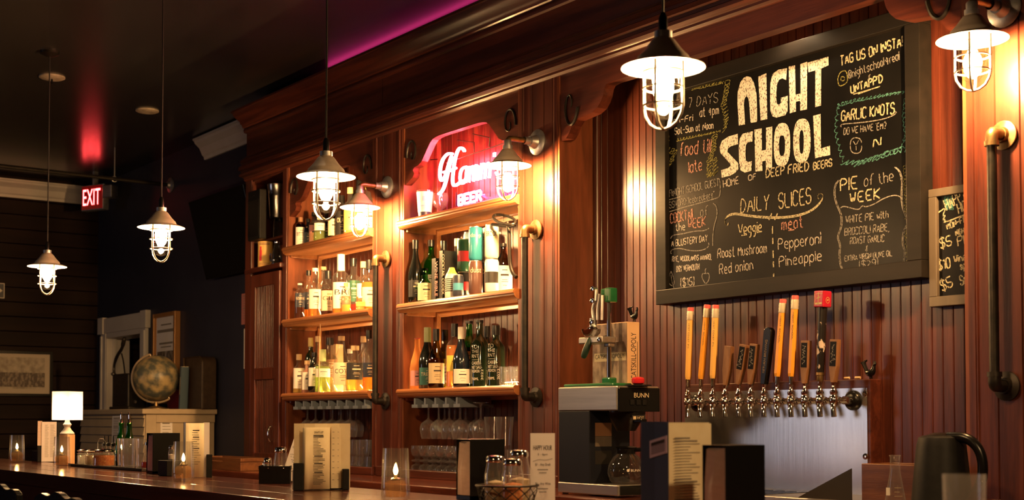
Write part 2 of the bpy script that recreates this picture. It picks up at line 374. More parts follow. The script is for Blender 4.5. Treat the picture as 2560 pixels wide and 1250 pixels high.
def font(text):
    if text not in _tc:
        c = bpy.data.curves.new('t', 'FONT'); c.body = text; c.size = 1; c.resolution_u = 3
        o = bpy.data.objects.new('t', c); COL.objects.link(o); bpy.context.view_layer.update()
        me = bpy.data.meshes.new_from_object(o.evaluated_get(bpy.context.evaluated_depsgraph_get()))
        vs_ = [v.co.copy() for v in me.vertices]; fs = [list(p.vertices) for p in me.polygons]
        bpy.data.objects.remove(o); bpy.data.meshes.remove(me); _tc[text] = (vs_, fs)
    return _tc[text]
def print_text(mb, text, p0, ex, ez, fit=None, bold=0):
    """printed letters: ex = unit along the line, ez = unit up; fit=(width, height) in metres"""
    vs_, fs = font(text); xs = [v.x for v in vs_]; ys = [v.y for v in vs_]
    kx = fit[0] / (max(xs) - min(xs)); ky = fit[1] / (max(ys) - min(ys)); x0, y0 = min(xs), min(ys)
    p0, ex, ez = Vector(p0), Vector(ex), Vector(ez)
    q = [mb.v(p0 + ex * ((v.x - x0) * kx) + ez * ((v.y - y0) * ky)) for v in vs_]
    for f in fs: mb.face([q[i] for i in f])

# ================================================================== THE ROOM
XE, YB, ZC, XR, YF = -10.975, 3.70, 3.235, 2.6, -4.0
struct(MB().box(XE - .1, XR + .1, YF - .1, YB + 1.3, -.1, 0), 'floor', 'floor_wood')
struct(MB().box(XE - .1, XR + .1, YF - .1, YB + 1.3, ZC, ZC + .1), 'ceiling', 'black_ceiling')
DX0, DX1, DZ = -10.69, -9.91, 1.965
struct(MB().box(XE, DX0, YB, YB + .15, 0, ZC).box(DX0, DX1, YB, YB + .15, DZ, ZC).box(DX1, XR, YB, YB + .15, 0, ZC), 'wall_back', 'navy_paint')
def shiplap(x, y0, y1, z0, z1, step=.117):
    b = MB(); z = z0; P = []
    while z < z1 - 1e-4:
        t = min(z + step, z1); P += [(x, y0, z + .004), (x + .016, y0, z + .009), (x + .016, y0, t - .001)]; z = t
    P = [(x - .08, y0, z0)] + P + [(x, y0, z1), (x - .08, y0, z1)]
    return b.extr(P, (0, y1 - y0, 0))
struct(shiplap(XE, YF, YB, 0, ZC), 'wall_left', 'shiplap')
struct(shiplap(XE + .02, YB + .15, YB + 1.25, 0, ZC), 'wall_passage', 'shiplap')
struct(MB().box(XE, -9.0, YB + 1.2, YB + 1.3, 0, ZC), 'wall_passage_end', 'navy_paint')
struct(MB().box(XE, XR, YF - .1, YF, 0, ZC), 'wall_front', 'dull_wall')
struct(MB().box(XR, XR + .1, YF, YB, 0, ZC), 'wall_right', 'dull_wall')
CROWN = [(0, -.135), (.014, -.135), (.018, -.115), (.03, -.105), (.05, -.06), (.085, -.03), (.09, -.015), (.10, -.012), (.10, 0), (0, 0)]
b = MB(); b.extr([(XE + .016 + o, YF, 3.195 + z) for o, z in CROWN], (0, YB - YF, 0)); struct(b, 'trim_1', 'white_trim')
b = MB(); b.extr([(-8.74, YB - o, 3.225 + z) for o, z in CROWN], (1.2, 0, 0)); struct(b, 'trim_2', 'white_trim')
struct(MB().box(XE + .02, DX0 - .11, YB - .015, YB, 0, .12), 'baseboard_back', 'white_trim')
# passage door with white casing
b = MB(); b.box(DX0 - .11, DX0, YB - .025, YB, 0, DZ + .02).box(DX1, DX1 + .11, YB - .025, YB, 0, DZ + .02)
b.box(DX0 - .10, DX0 - .07, YB - .035, YB - .024, 0, DZ).box(DX1 + .07, DX1 + .10, YB - .035, YB - .024, 0, DZ)
dr = struct(b, 'door_1', 'white_trim', bevel=.003)
b = MB().box(DX0 - .13, DX1 + .13, YB - .03, YB, DZ + .02, DZ + .14).box(DX0 - .15, DX0 - .03, YB - .04, YB, DZ + .015, DZ + .15).box(DX1 + .03, DX1 + .15, YB - .04, YB, DZ + .015, DZ + .15)
finish(b, 'head_casing', 'white_trim', dr, bevel=.003)
b = MB().box(DX0, DX0 + .02, YB - .02, YB + .17, 0, DZ).box(DX1 - .02, DX1, YB - .02, YB + .17, 0, DZ).box(DX0, DX1, YB - .02, YB + .17, DZ - .02, DZ + .02).box(DX0 + .02, DX0 + .034, YB + .03, YB + .06, 0, DZ)
finish(b, 'jamb', 'white_trim', dr, bevel=.002)

# iron pipe under the ceiling with its wall flange
fl = at(427, 463, Y=YB)
t = thing('ceiling_pipe', 'thin black pipe running under the dark ceiling to a pale wall flange', 'pipe', (fl.x, YB, fl.z))
finish(MB().tube([(0, -.01, 0), (0, -2.0, .012), (0, -4.2, -.01)], .014, 8), 'rod', 'black_iron', t, True)
finish(MB().lathe([(0, 0), (.055, 0), (.055, .008), (.03, .014), (.022, .03), (0, .03)], (0, 0, 0), 18, (0, -1, 0)), 'flange', 'galvanised', t, True)
finish(MB().tube([(0, -.42, 0), (0, -.42, ZC - fl.z)], .004, 6).tube([(0, -.42 + .02 * math.cos(a * PI / 5), .02 * math.sin(a * PI / 5)) for a in range(10)], .003, 5, True), 'hanger', 'galvanised', t, True)

# ceiling plates
for (u, v), lab in (((130, 192), 'round ceiling plate with a dangling stub, nearer the photographer'), ((368, 276), 'plain round ceiling plate over the black hanging cord of the middle pendant')):
    p = at(u, v, Z=ZC); t = thing('ceiling_plate', lab, 'ceiling plate', p, 0, 'round plates in the black ceiling')
    finish(MB().lathe([(.072, 0), (.072, -.006), (.06, -.012), (.03, -.014), (0, -.014)], n=24), 'cover', 'photo_pale', t, True)
    if u < 200: finish(MB().tube([(0, 0, -.012), (0, 0, -.04)], .006, 6), 'stub', 'black_plastic', t)

# lit exit sign on a bracket in the corner
p = at(238, 495, Y=YB - .22); 
t = thing('exit_sign', 'red lit exit sign hanging in the corner beside white crown moulding', 'exit sign', p, .42)
finish(MB().box(-.12, .12, -.03, .03, -.10, .10), 'housing', 'galvanised', t, bevel=.004)
finish(MB().box(-.112, .112, -.036, -.03, -.092, .092), 'face', 'red_plastic', t)
b = MB(); print_text(b, 'EXIT', (-.095, -.0375, -.06), (1, 0, 0), (0, 0, 1), (.19, .125)); finish(b, 'letters', 'exit_red', t)
finish(MB().box(-.01, .01, -.02, .02, .10, ZC - p.z), 'bracket', 'galvanised', t)
finish(MB().obox((.165, .0, .035), (.05, 0, 0), (0, .04, 0), (0, 0, .05)), 'emergency_lamp', 'steel_dull', t, bevel=.008)

# ================================================================== BACK BAR JOINERY
YW = 3.66; YP = 3.45                       # recess wall and facade
ZM, ZF, ZCN = 2.735, 3.05, 1.0             # under the moulding, top of the frieze, counter
P1, P2, P3 = (-5.985, -5.70), (-4.712, -4.442), (-2.437, -2.165)
def sweep(prof, x0, x1, y):
    """profile of (out, z) run along the facade, returned round its left end"""
    return MB().sheet([[(x0 - o, YB, z) for o, z in prof], [(x0 - o, y - o, z) for o, z in prof], [(x1, y - o, z) for o, z in prof]])
t = thing('cornice', 'reddish wood cornice running along the top of the whole back bar', 'cornice', (-7.53, 3.5, 2.7))
CR = [(0, 3.03), (.012, 3.035), (.016, 3.05), (.012, 3.062), (.02, 3.068), (.024, 3.085), (.03, 3.09), (.034, 3.105), (.05, 3.125), (.062, 3.145), (.066, 3.158), (.074, 3.16), (.074, 3.172), (-.2, 3.172)]
finish(sweep(CR, -7.53, 1.2, YP), 'crown_moulding', 'cherry_h', t, True, world=True)
b = MB().sheet([[(-7.53, YB, z) for z in (2.80, 3.06)], [(-7.53, YP, z) for z in (2.80, 3.06)], [(-5.9, YP, z) for z in (2.80, 3.06)]])
for x0 in (-5.896, -3.5, -1.2): b.sheet([[(x0, YP, z) for z in (2.80, 3.06)], [(x0 + (2.39 if x0 > -5 else 2.39), YP, z) for z in (2.80, 3.06)]])
finish(b, 'frieze', 'cherry_h', t, world=True)
LM = [(-.05, 2.735), (.004, 2.735), (.012, 2.745), (.012, 2.755), (.02, 2.762), (.034, 2.768), (.034, 2.782), (.026, 2.788), (.026, 2.80), (.038, 2.806), (.036, 2.826), (.024, 2.834), (.024, 2.846), (.030, 2.85), (.026, 2.868), (.014, 2.876), (.010, 2.886), (0, 2.89)]
finish(sweep(LM, -7.53, 1.2, YP), 'lower_moulding', 'cherry_h', t, True, world=True)

def bead(x0, x1, y, z0, z1, step=.046, g=.005):
    P = []; n = max(1, round((x1 - x0) / step)); w = (x1 - x0) / n
    for i in range(n):
        a = x0 + i * w; P += [(a, y + g, z0), (a + .0022, y, z0), (a + w * .86, y, z0), (a + w * .88, y + g * .5, z0), (a + w * .90, y - .0008, z0), (a + w - .0022, y - .0008, z0)]
    P += [(x1, y + g, z0)]
    return MB().sheet([P, [(q[0], q[1], z1) for q in P]])
def pilaster(x, lab, x1=None):
    t = thing('pilaster', lab, 'pilaster', ((x[0] + x[1]) / 2, YP, ZCN))
    a, c = x; w = c - a; g = .006; P = [(a, YW), (a, YP)]
    for k in (.10, .36, .66, .90):
        q = a + w * k; P += [(q - .008, YP), (q - .006, YP - .004), (q - .002, YP - .004), (q, YP + g), (q + .002, YP - .004), (q + .006, YP - .004), (q + .008, YP)] if k in (.10, .90) else [(q - .003, YP), (q, YP + g), (q + .003, YP)]
    P += [(c, YP), (c, YW)]
    finish(MB().extr([(p[0], p[1], ZCN) for p in P], (0, 0, ZM - ZCN + .02)), 'shaft', 'cherry_v', t, world=True)
    finish(MB().box(a + .001, c - .001, YP - .004, YP + .02, ZCN, ZCN + .05), 'plinth', 'cherry_h', t, world=True, bevel=.004)
pilaster(P1, 'reddish wood pilaster between the two bottle bays, first from the cupboard')
pilaster(P2, 'reddish wood pilaster between the neon bay and the tap alcove')
pilaster(P3, 'reddish wood pilaster right of the little price board')

SH = (1.435, 1.857, 2.272)
def shelf(par, x0, x1, z, lip=True):
    nose = [(YP - .03, z - .004), (YP - .034, z - .010), (YP - .034, z - .018), (YP - .028, z - .022), (YP - .028, z - .028), (YP - .022, z - .036), (YP - .012, z - .042), (YP - .004, z - .044), (YW, z - .03), (YW, z), (YP - .026, z)]
    finish(MB().extr([(x0, a, c) for a, c in nose], (x1 - x0, 0, 0)), 'shelf', 'shelf_wood', par, world=True)
def cove(b, x0, x1, z):
    b.extr([(x0, YW - .004, z - .03), (x0, YW - .03, z - .03), (x0, YW - .028, z - .042), (x0, YW - .012, z - .056), (x0, YW - .004, z - .058)], (x1 - x0, 0, 0))
def valance(par, cx, hw, y, zt, dark=False, mat='cherry_h', drop=0):
    base = -5.205; raw = [(1011, 462), (1034, 437), (1027, 421), (1048, 410), (1062, 378), (1075, 350), (1089, 340), (1110, 333)]
    L = [at(u, v, Y=YP) for u, v in raw]; L = [(p.x - base + .494, p.z) for p in L]
    zc = L[-1][1]
    left = smoothpts([(cx - hw + a, 0, z - drop) for a, z in L], 1); right = [Vector((2 * cx - p.x, 0, p.z)) for p in reversed(left)]
    poly = [(p.x, y, p.z) for p in left] + [(p.x, y, p.z) for p in right] + [(cx + hw, y, zt), (cx - hw, y, zt)]
    finish(MB().extr(poly, (0, .035, 0)), 'valance', mat, par, world=True)
    for sgn in (-1, 1):
        pts = []
        for i in range(40):
            a = 2.4 + i * .185; r = .008 + .062 * (i / 39) ** 1.1
            pts.append((cx + sgn * (-hw + .085 + r * math.cos(a) * .75), y - .003, 2.60 - drop + r * math.sin(a) * 1.15))
        finish(MB().tube(pts, [.0025 + .0045 * (i / 39) for i in range(40)], 6), 'scroll', 'black_iron', par, True, world=True)
def bay(x0, x1, lab):
    t = thing('shelf_unit', lab, 'shelf unit', ((x0 + x1) / 2, YW, ZCN))
    finish(bead(x0, x1, YW - .004, ZCN, ZM + .02), 'back_panel', 'cherry_v', t, world=True)
    for a, c in ((x0, x0 + .012), (x1 - .012, x1)): finish(MB().box(a, c, YP + .002, YW, ZCN, ZM + .01), 'side_panel', 'cherry_knotty', t, world=True)
    b = MB().box(x0 + .012, x0 + .04, YW - .03, YW - .004, SH[0], ZM).box(x1 - .04, x1 - .012, YW - .03, YW - .004, SH[0], ZM)
    for z in SH:
        cove(b, x0 + .012, x1 - .012, z)
        for a, c in ((x0 + .012, .02), (x1 - .012, -.02)): b.box(min(a, a + c), max(a, a + c), YP + .012, YW - .03, z - .056, z - .031)
    finish(b, 'corner_trim', 'shelf_wood', t, world=True, bevel=.003)
    for z in SH: shelf(t, x0 + .0005, x1 - .0005, z)
    finish(MB().box(x0, x1, YP - .005, YP + .02, ZCN, ZCN + .04), 'bottom_rail', 'cherry_h', t, world=True, bevel=.004)
    valance(t, (x0 + x1) / 2, (x1 - x0) / 2, YP + .008, ZM + .01)
    return t
B1, B2 = (-6.975, P1[0]), (P1[1], P2[0])
bay(*B1, 'bottle bay left of the neon bay, three shelves of spirit bottles')
bay(*B2, 'neon bay with beer sign, cans and wine bottles on its shelves')

# tall cupboard at the left end
CX0, CX1 = -7.53, -6.975
zn = at(668, 664, Y=YP).z
t = thing('cupboard', 'tall reddish wood cupboard with beadboard door and open top niche', 'cupboard', (-7.25, YW, ZCN))
b = MB().box(CX0, CX0 + .02, YP, YB, ZCN, ZM + .02).box(CX1 - .05, CX1, YP - .004, YW, ZCN, ZM + .02).box(CX0, CX1, YW, YB - .002, ZCN, ZM + .02).box(CX0, CX1, YP, YW, ZM - .012, ZM + .02)
finish(b, 'carcass', 'cherry_v', t, world=True, bevel=.002)
finish(MB().box(CX0, CX0 + .085, YP - .006, YP + .016, ZCN, ZM), 'stile', 'cherry_v', t, world=True, bevel=.004)
finish(MB().box(CX0 + .02, CX1 - .05, YP - .02, YW, zn - .03, zn), 'niche_shelf', 'cherry_h', t, world=True, bevel=.006)
dx0, dx1, dz0, dz1 = CX0 + .10, CX1 - .065, ZCN + .02, zn - .045
zs = at(660, 928, Y=YP).z
b = MB().box(dx0, dx0 + .065, YP - .015, YP + .006, dz0, dz1).box(dx1 - .065, dx1, YP - .015, YP + .006, dz0, dz1)
for a, c in ((dz0, dz0 + .07), (zs - .05, zs + .02), (dz1 - .075, dz1)): b.box(dx0 + .06, dx1 - .06, YP - .0148, YP + .006, a, c)
d = finish(b, 'door', 'cherry_v', t, world=True, bevel=.003)
e = bead(dx0 + .06, dx1 - .06, YP - .003, dz0 + .02, dz1 - .02, .022, .003)
finish(e, 'door_panel', 'cherry_v', t, world=True)
hp = at(686, 1085, Y=YP)
b = MB().tube(smoothpts([(hp.x, YP - .014, hp.z + .045), (hp.x, YP - .035, hp.z + .04), (hp.x, YP - .042, hp.z), (hp.x, YP - .035, hp.z - .04), (hp.x, YP - .014, hp.z - .045)]), .005, 8)
bmesh.ops.translate(b.bm, verts=b.bm.verts, vec=-t.location); h_ = finish(b, 'handle', 'chrome', None, True); h_.parent = d

# tap alcove: panelled recess
A0, A1 = P2[1], P3[0]
t = thing('tap_alcove', 'wide beadboard alcove behind the beer taps and chalkboard', 'alcove', ((A0 + A1) / 2, YW, ZCN))
finish(bead(A0, A1, YW, ZCN, ZM + .02, .041, .0042), 'back_panel', 'cherry_v', t, world=True)
for a, c in ((A0 + .0005, A0 + .014), (A1 - .014, A1 - .0005)): finish(MB().box(a, c, YP + .002, YW, ZCN, ZM + .02), 'side_panel', 'cherry_knotty', t, world=True)
finish(MB().box(A0 + .014, A0 + .04, YW - .028, YW, ZCN, ZM), 'corner_trim', 'cherry_v', t, world=True, bevel=.008)
raw = [(1401, 352), (1416, 343), (1431, 302), (1450, 292), (1486, 276), (1504, 244), (1509, 212), (1524, 203), (1545, 197)]
L = [at(u, v, Y=YP) for u, v in raw]; lf = smoothpts([(max(p.x, A0), 0, p.z) for p in L], 1)
zt_ = lf[-1].z; rg = [Vector((A0 + A1 - p.x, 0, p.z)) for p in reversed(lf)]
finish(MB().extr([(p.x, YP + .006, p.z) for p in lf] + [(p.x, YP + .006, p.z) for p in rg] + [(A1, YP + .006, ZM + .01), (A0, YP + .006, ZM + .01)], (0, .05, 0)), 'valance', 'cherry_h', t, world=True)
for sg, cx in ((1, A0 + .085), (-1, A1 - .085)):
    pts = []
    for i in range(44):
        a = 5.5 + i * .16; r = .012 + .075 * (i / 43) ** 1.2
        pts.append((cx + sg * r * math.cos(a) * .6, YP + .003, 2.60 + r * math.sin(a) * 1.2))
    finish(MB().tube(pts, [.003 + .005 * (i / 43) for i in range(44)], 6), 'scroll', 'black_iron', t, True, world=True)

# picture light tucked behind the valance, shining down on the board
xl = ux(1965, 3.54); t = thing('picture_light', 'small warm picture light tucked behind the alcove valance above the chalkboard', 'picture light', (xl, 3.54, zt_ + .035))
finish(MB().lathe([(0, .045), (.012, .045), (.03, .02), (.032, 0), (.029, 0), (.026, .018), (0, .03)], n=20), 'housing', 'black_iron', t, True)
finish(MB().lathe([(0, .006), (.018, .008), (.022, .016), (0, .024)], n=14), 'bulb', 'picture_bulb', t, True)
finish(MB().tube([(0, 0, .04), (0, 0, .06), (0, -.03, .075)], .006, 8), 'stem', 'black_iron', t, True)

# back counter
t = thing('back_counter', 'long reddish wood counter at the foot of the back bar', 'counter', (-3.6, 3.3, 0))
finish(MB().box(-8.3, 1.2, 3.09, YW + .03, ZCN - .045, ZCN), 'worktop', 'bar_wood', t, world=True, bevel=.006)
finish(MB().box(-8.28, 1.2, 3.16, YW + .03, 0, ZCN - .045), 'base', 'cherry_v', t, world=True)

# ================================================================== FRONT BAR
ZB = 1.07
t = thing('bar', 'long glossy dark red wooden bar across the front', 'bar', (-3.6, 1.85, 0))
b = MB()
for y0, y1 in ((1.60, 1.745), (1.7465, 1.905), (1.9065, 2.07)): b.box(-8.9, .9, y0, y1, ZB - .05, ZB)
finish(b, 'bar_top', 'bar_wood', t, world=True, bevel=.0025)
finish(MB().box(-8.9, .9, 1.615, 1.66, ZB - .13, ZB - .051), 'apron', 'bar_wood', t, world=True, bevel=.008)
finish(bead(-8.85, .9, 1.66, 0, ZB - .13, .09), 'front_panel', 'cherry_v', t, world=True)
finish(MB().box(-8.85, .9, 1.68, 2.04, 0, ZB - .052), 'carcass', 'cherry_v', t, world=True)

# ================================================================== LAMPS
def lamp_parts(t, glow='bulb_glow', dz=.036):
    """caged jelly-jar lamp; rim of the shade at the thing's origin"""
    p = [(.020, .078), (.020, .062), (.026, .060), (.034, .050), (.044, .036), (.055, .024), (.061, .018), (.064, .010), (.066, .006), (.080, .002), (.1, -.006), (.1005, -.008)]
    sh = finish(MB().lathe([(r, z) for r, z in p], n=36), 'lamp_shade', ['shade_metal'], t, True)
    finish(MB().lathe([(.0995, -.008), (.08, .0003), (.064, .004), (.045, .006), (0, .006)], n=36), 'reflector', 'enamel_white', t, True)
    finish(MB().lathe([(.0215, .079), (.0215, .064), (.019, .079), (0, .079)], n=18), 'collar', 'galvanised', t, True)
    b = MB()
    for z in (-.018, -.056, -.098): b.tube([(.0475 * math.cos(a * PI / 14), .0475 * math.sin(a * PI / 14), z) for a in range(28)], .0026, 6, True)
    for k in range(4):
        a = k * PI / 2 + .45; q = [(.0495, .004), (.0495, -.05), (.0495, -.10), (.0455, -.120), (.034, -.140), (.018, -.151), (0, -.155)]
        b.tube([(r * math.cos(a), r * math.sin(a), z) for r, z in q], .0036, 6)
    finish(b, 'cage', 'cage_metal', t, True)
    finish(MB().lathe([(.040, .004), (.040, -.09), (.036, -.105), (.024, -.122), (.010, -.130), (0, -.131)], n=20), 'jar', 'jar_glass', t, True)
    finish(MB().lathe([(r, z + dz) for r, z in [(0, -.036), (.012, -.038), (.022, -.056), (.0262, -.074), (.023, -.092), (.012, -.104), (0, -.108)]], n=12), 'bulb', glow, t, True)
pend = None
for (u, v, w), lab in zip(((118, 663, 94), (403, 565, 116), (815, 437, 145), (1658, 162, 211)),
        ('caged pendant lamp over the far end of the bar, smallest of the hanging lamps', 'caged pendant lamp hanging in front of the navy wall by the television',
         'caged pendant lamp on a black cord in front of the spirit bottle bay', 'caged pendant lamp hanging before the chalkboard, largest of the hanging lamps')):
    p = ray(u, v) * (F_PX * .2 / w) + Vector((0, 0, H)); p.y = 2.135; p = at(u, v, Y=2.14)
    if pend is None:
        t = pend = thing('pendant_lamp', lab, 'pendant lamp', p, 0, 'caged pendant lamps above the bar'); lamp_parts(t)
        finish(MB().lathe([(0, .128), (.006, .125), (.011, .112), (.011, .08), (.013, .078), (0, .078)], n=14), 'socket', 'black_plastic', t, True)
        finish(MB().tube([(0, 0, .12), (.0015, 0, .5), (0, 0, ZC - p.z)], .0035, 6), 'cord', 'cord_black', t)
        finish(MB().lathe([(0, ZC - p.z), (.05, ZC - p.z), (.05, ZC - p.z - .012), (.02, ZC - p.z - .025), (0, ZC - p.z - .025)], n=18), 'canopy', 'black_iron', t, True)
    else:
        c = dup(pend, p, 0.0, lab)
sconce = None
for (fu, fv), (lu, lv), P, lab in (((968, 468), (905, 514), P1, 'caged wall sconce with reddened shade on the pilaster beside the spirit bottles'), ((1345, 356), (1277, 408), P2, 'caged wall sconce overlapping the red neon sign'), ((2530, 28), (2436, 92), P3, 'caged wall sconce above the little price board')):
    X = (P[0] + P[1]) / 2; yl = 3.29; z = at(lu, lv, Y=yl).z; p = (X, yl, z)
    if sconce is None:
        t = sconce = thing('wall_sconce', lab, 'wall sconce', p, 0, 'caged wall sconces on the pilasters'); lamp_parts(t, 'sconce_glow', 0)
        L = YP - yl
        finish(MB().lathe([(0, 0), (.055, 0), (.056, .006), (.05, .012), (.03, .016), (.024, .03), (.022, .045), (0, .045)], (0, L, .112), 24, (0, -1, 0)), 'wall_flange', 'galvanised', t, True)
        finish(MB().tube(smoothpts([(0, L - .03, .112), (0, .05, .112), (0, .0, .112), (0, 0, .076)], 2), .0115, 10), 'arm', 'brass_iron', t, True)
        finish(MB().lathe([(.0165, 0), (.0165, .03), (.013, .034)], (0, L - .075, .112), 14, (0, 1, 0)), 'fitting', 'galvanised', t, True)
        finish(MB().lathe([(.0165, 0), (.017, .02), (.0145, .024)], (0, 0, .078), 14), 'fitting', 'galvanised', t, True)
    else: dup(sconce, p, 0.0, lab)
pipe0 = None
for (tu, tv), bv, P, lab in (((966, 648), 1003, P1, 'black iron pipe handle upright on the pilaster beside the spirit bottles'), ((1352, 573), 993, P2, 'black iron pipe handle upright on the pilaster beside the coffee brewer'), ((2535, 335), 965, P3, 'black iron pipe handle with brass elbow by the little price board')):
    X = (P[0] + P[1]) / 2 - .005; zt = at(tu, tv, Y=YP).z; zb = at(tu, bv, Y=YP).z; L = zt - zb; 
    if pipe0 is None: L0 = L
    t = thing('pipe_handle', lab, 'pipe handle', (X, YP - .0045, zt), 0, 'iron pipe handles on the pilasters'); pipe0 = t
    finish(MB().tube([(0, -.062, -.03), (0, -.062, -L + .03)], .0145, 12), 'pipe', 'black_iron', t, True)
    for z, sg, mm in ((0, 1, 'brass_iron'), (-L, -1, 'black_iron')):
        e = finish(MB().tube(smoothpts([(0, -.012, z), (0, -.045, z), (0, -.062, z), (0, -.062, z - sg * .035)], 2), .0185, 12).lathe([(.0215, -.006), (.0215, .008)], (0, -.062, z - sg * .032), 14), 'elbow', mm, t, True)
        finish(MB().lathe([(0, 0), (.043, 0), (.043, .007), (.024, .012), (.022, .024), (0, .024)], (0, 0, z), 22, (0, -1, 0)), 'flange', mm, t, True)

# ================================================================== CHALKBOARDS
NB = Vector((0, -1, 0)); YBD = 3.615
BT, BB = 2.635, 1.742                      # outer edges of the big board
BX0, BX1 = -3.985, -2.712; FWD = .058
t = thing('chalkboard', 'big black framed chalkboard lettered with the school name and daily menu', 'chalkboard', ((BX0 + BX1) / 2, YW, BB))
finish(MB().box(BX0 + FWD - .01, BX1 - FWD + .01, YBD, YBD + .012, BB + FWD - .01, BT - FWD + .01), 'slate', 'slate', t, world=True)
for q in ((BX0, BX1, BB, BB + FWD), (BX0, BX1, BT - FWD, BT), (BX0, BX0 + FWD, BB + FWD, BT - FWD), (BX1 - FWD, BX1, BB + FWD, BT - FWD)):
    finish(MB().box(q[0], q[1], YBD - .022, YW - .003, q[2], q[3]), 'frame_rail' if q[1] - q[0] > .5 else 'frame_stile', 'board_frame', t, world=True, bevel=.002)
Z5, Z6, Z7, Z8 = (1620, 140, 3.677), (1620, 400, 3.472), (2060, 60, 3.472), (2060, 400, 3.29)
def zp(Z, x, y): return (Z[0] + x / Z[2], Z[1] + y / Z[2])
def bp(Z, x, y, Y=YBD - .0012): return at(*zp(Z, x, y), Y=Y)
def chalk(mb, Z, text, x0, y0, x1, y1, cap, w=.0038, Y=YBD - .0012, **k):
    if isinstance(mb, str): mb = section(mb, *zp(Z, (x0 + x1) / 2, (y0 + y1) / 2 - cap / 2))
    a, c = bp(Z, x0, y0, Y), bp(Z, x1, y1, Y); d = (bp(Z, (x0 + x1) / 2, (y0 + y1) / 2 - cap, Y) - bp(Z, (x0 + x1) / 2, (y0 + y1) / 2, Y)).length
    c.z = a.z + (c.z - a.z); write(mb, text, a, c, d, w, NB, **k)
def line(mb, Z, pts, w=.0035, Y=YBD - .0012, it=3):
    if isinstance(mb, str): mb = section(mb, *zp(Z, sum(p[0] for p in pts) / len(pts), sum(p[1] for p in pts) / len(pts)))
    mb.ribbon(smoothpts([bp(Z, x, y, Y) for x, y in pts], it), w, NB)
def squig(mb, Z, path, amp, n, w=.003, Y=YBD - .0012):
    """looping vine doodle along a path"""
    P = [Vector((x, y, 0)) for x, y in path]; segs = [(a, c, (c - a).length) for a, c in zip(P, P[1:])]; T = sum(s_[2] for s_ in segs); out = []
    for i in range(n * 8):
        d = T * i / (n * 8 - 1)
        for a, c, l in segs:
            if d <= l or (a, c, l) == segs[-1]: p = a + (c - a) * min(1, d / l); break
            d -= l
        f = i / 8 * 2 * PI; k = amp * random.uniform(.5, 1.2); out.append((p.x + k * math.sin(f) * random.uniform(.7, 1.3), p.y + k * .9 * math.cos(f * 1.02)))
    line(mb, Z, out, w, Y, 1)
SECT = {}
def section(mat, u, v):
    k = ('hours_lettering' if v < 448 else 'wifi_lettering' if v < 512 else 'cocktail_lettering') if u < 1803 else ('tagline_lettering' if v < 470 else 'slices_lettering') if u < 2083 else 'social_lettering' if v < 236 else 'garlic_knots_lettering' if v < 425 else 'pie_lettering'
    if k == 'tagline_lettering': k = k, int(u) // 60 if u < 1900 else 99 if u > 2020 else 50
    b, ms = SECT.setdefault(k, (MB(), []))
    if mat not in ms: ms.append(mat)
    b.mi = ms.index(mat); return b
def lettering(name, mat, fn, par=None, label=None):
    if par is None and fn is not big: fn(mat); return
    b = MB(); fn(b); o = finish(b, name, mat, par or t, world=True)
    if label: o['label'] = label
    return o
# the big filled letters
def fill(mb, outer, inner=None, Y=YBD - .0012):
    if inner is None: mb.face([mb.v(bp(Z5, x, y, Y)) for x, y in outer]); return
    n = len(outer); a = [mb.v(bp(Z5, *p, Y)) for p in outer]; c = [mb.v(bp(Z5, *p, Y)) for p in inner]
    for i in range(n): mb.face([a[i], a[(i + 1) % n], c[(i + 1) % n], c[i]])
def ring(cx, cy, rx, ry, sk=0, n=24, e=2.6):
    out = []
    for i in range(n):
        a = 2 * PI * i / n; ca, sa = math.cos(a), math.sin(a)
        out.append((cx + rx * math.copysign(abs(ca) ** (2 / e), ca), cy + ry * math.copysign(abs(sa) ** (2 / e), sa) - sk * ca * rx))
    return out
def big(b):
    fill(b, [(835, 640), (822, 430), (825, 330), (850, 240), (880, 200), (910, 186), (945, 195), (975, 250), (998, 350), (1002, 480), (1003, 605), (943, 615), (930, 430), (920, 385), (905, 368), (888, 392), (882, 450), (893, 628)])
    fill(b, [(1013, 190), (1088, 158), (1097, 580), (1035, 592)])
    fill(b, [(1278, 112), (1270, 222), (1235, 205), (1205, 218), (1186, 260), (1180, 330), (1180, 400), (1187, 440), (1205, 448), (1222, 430), (1220, 385), (1285, 365), (1283, 505), (1260, 545), (1180, 567), (1145, 555), (1125, 500), (1122, 400), (1125, 250), (1145, 165), (1200, 125)])
    fill(b, [(1293, 97), (1352, 85), (1357, 355), (1403, 345), (1400, 75), (1463, 52), (1462, 490), (1400, 503), (1397, 412), (1360, 420), (1360, 510), (1303, 527)])
    fill(b, [(1465, 62), (1658, 5), (1660, 85), (1592, 115), (1590, 455), (1537, 470), (1538, 132), (1475, 150)])
    fill(b, [(825, 715), (828, 810), (760, 830), (735, 850), (730, 880), (830, 985), (830, 1040), (800, 1075), (755, 1100), (678, 1118), (672, 1050), (735, 1030), (760, 1010), (755, 990), (665, 890), (658, 840), (680, 780), (740, 740)])
    fill(b, [(965, 690), (960, 785), (915, 795), (900, 820), (895, 900), (900, 960), (920, 975), (955, 965), (950, 1055), (890, 1072), (850, 1050), (838, 980), (834, 840), (844, 760), (870, 715)])
    fill(b, [(978, 678), (1045, 665), (1047, 870), (1085, 862), (1085, 660), (1143, 648), (1140, 1025), (1085, 1040), (1083, 960), (1050, 970), (1052, 1055), (988, 1062)])
    fill(b, ring(1232, 815, 76, 200, .16), ring(1232, 825, 28, 95, .16)); fill(b, ring(1415, 778, 80, 203, .16), ring(1412, 790, 20, 110, .16))
    fill(b, [(1518, 550), (1587, 532), (1590, 850), (1672, 825), (1675, 910), (1535, 940)])
lettering('title_lettering', 'chalk_fill', big, label='large filled chalk letters reading the school name')
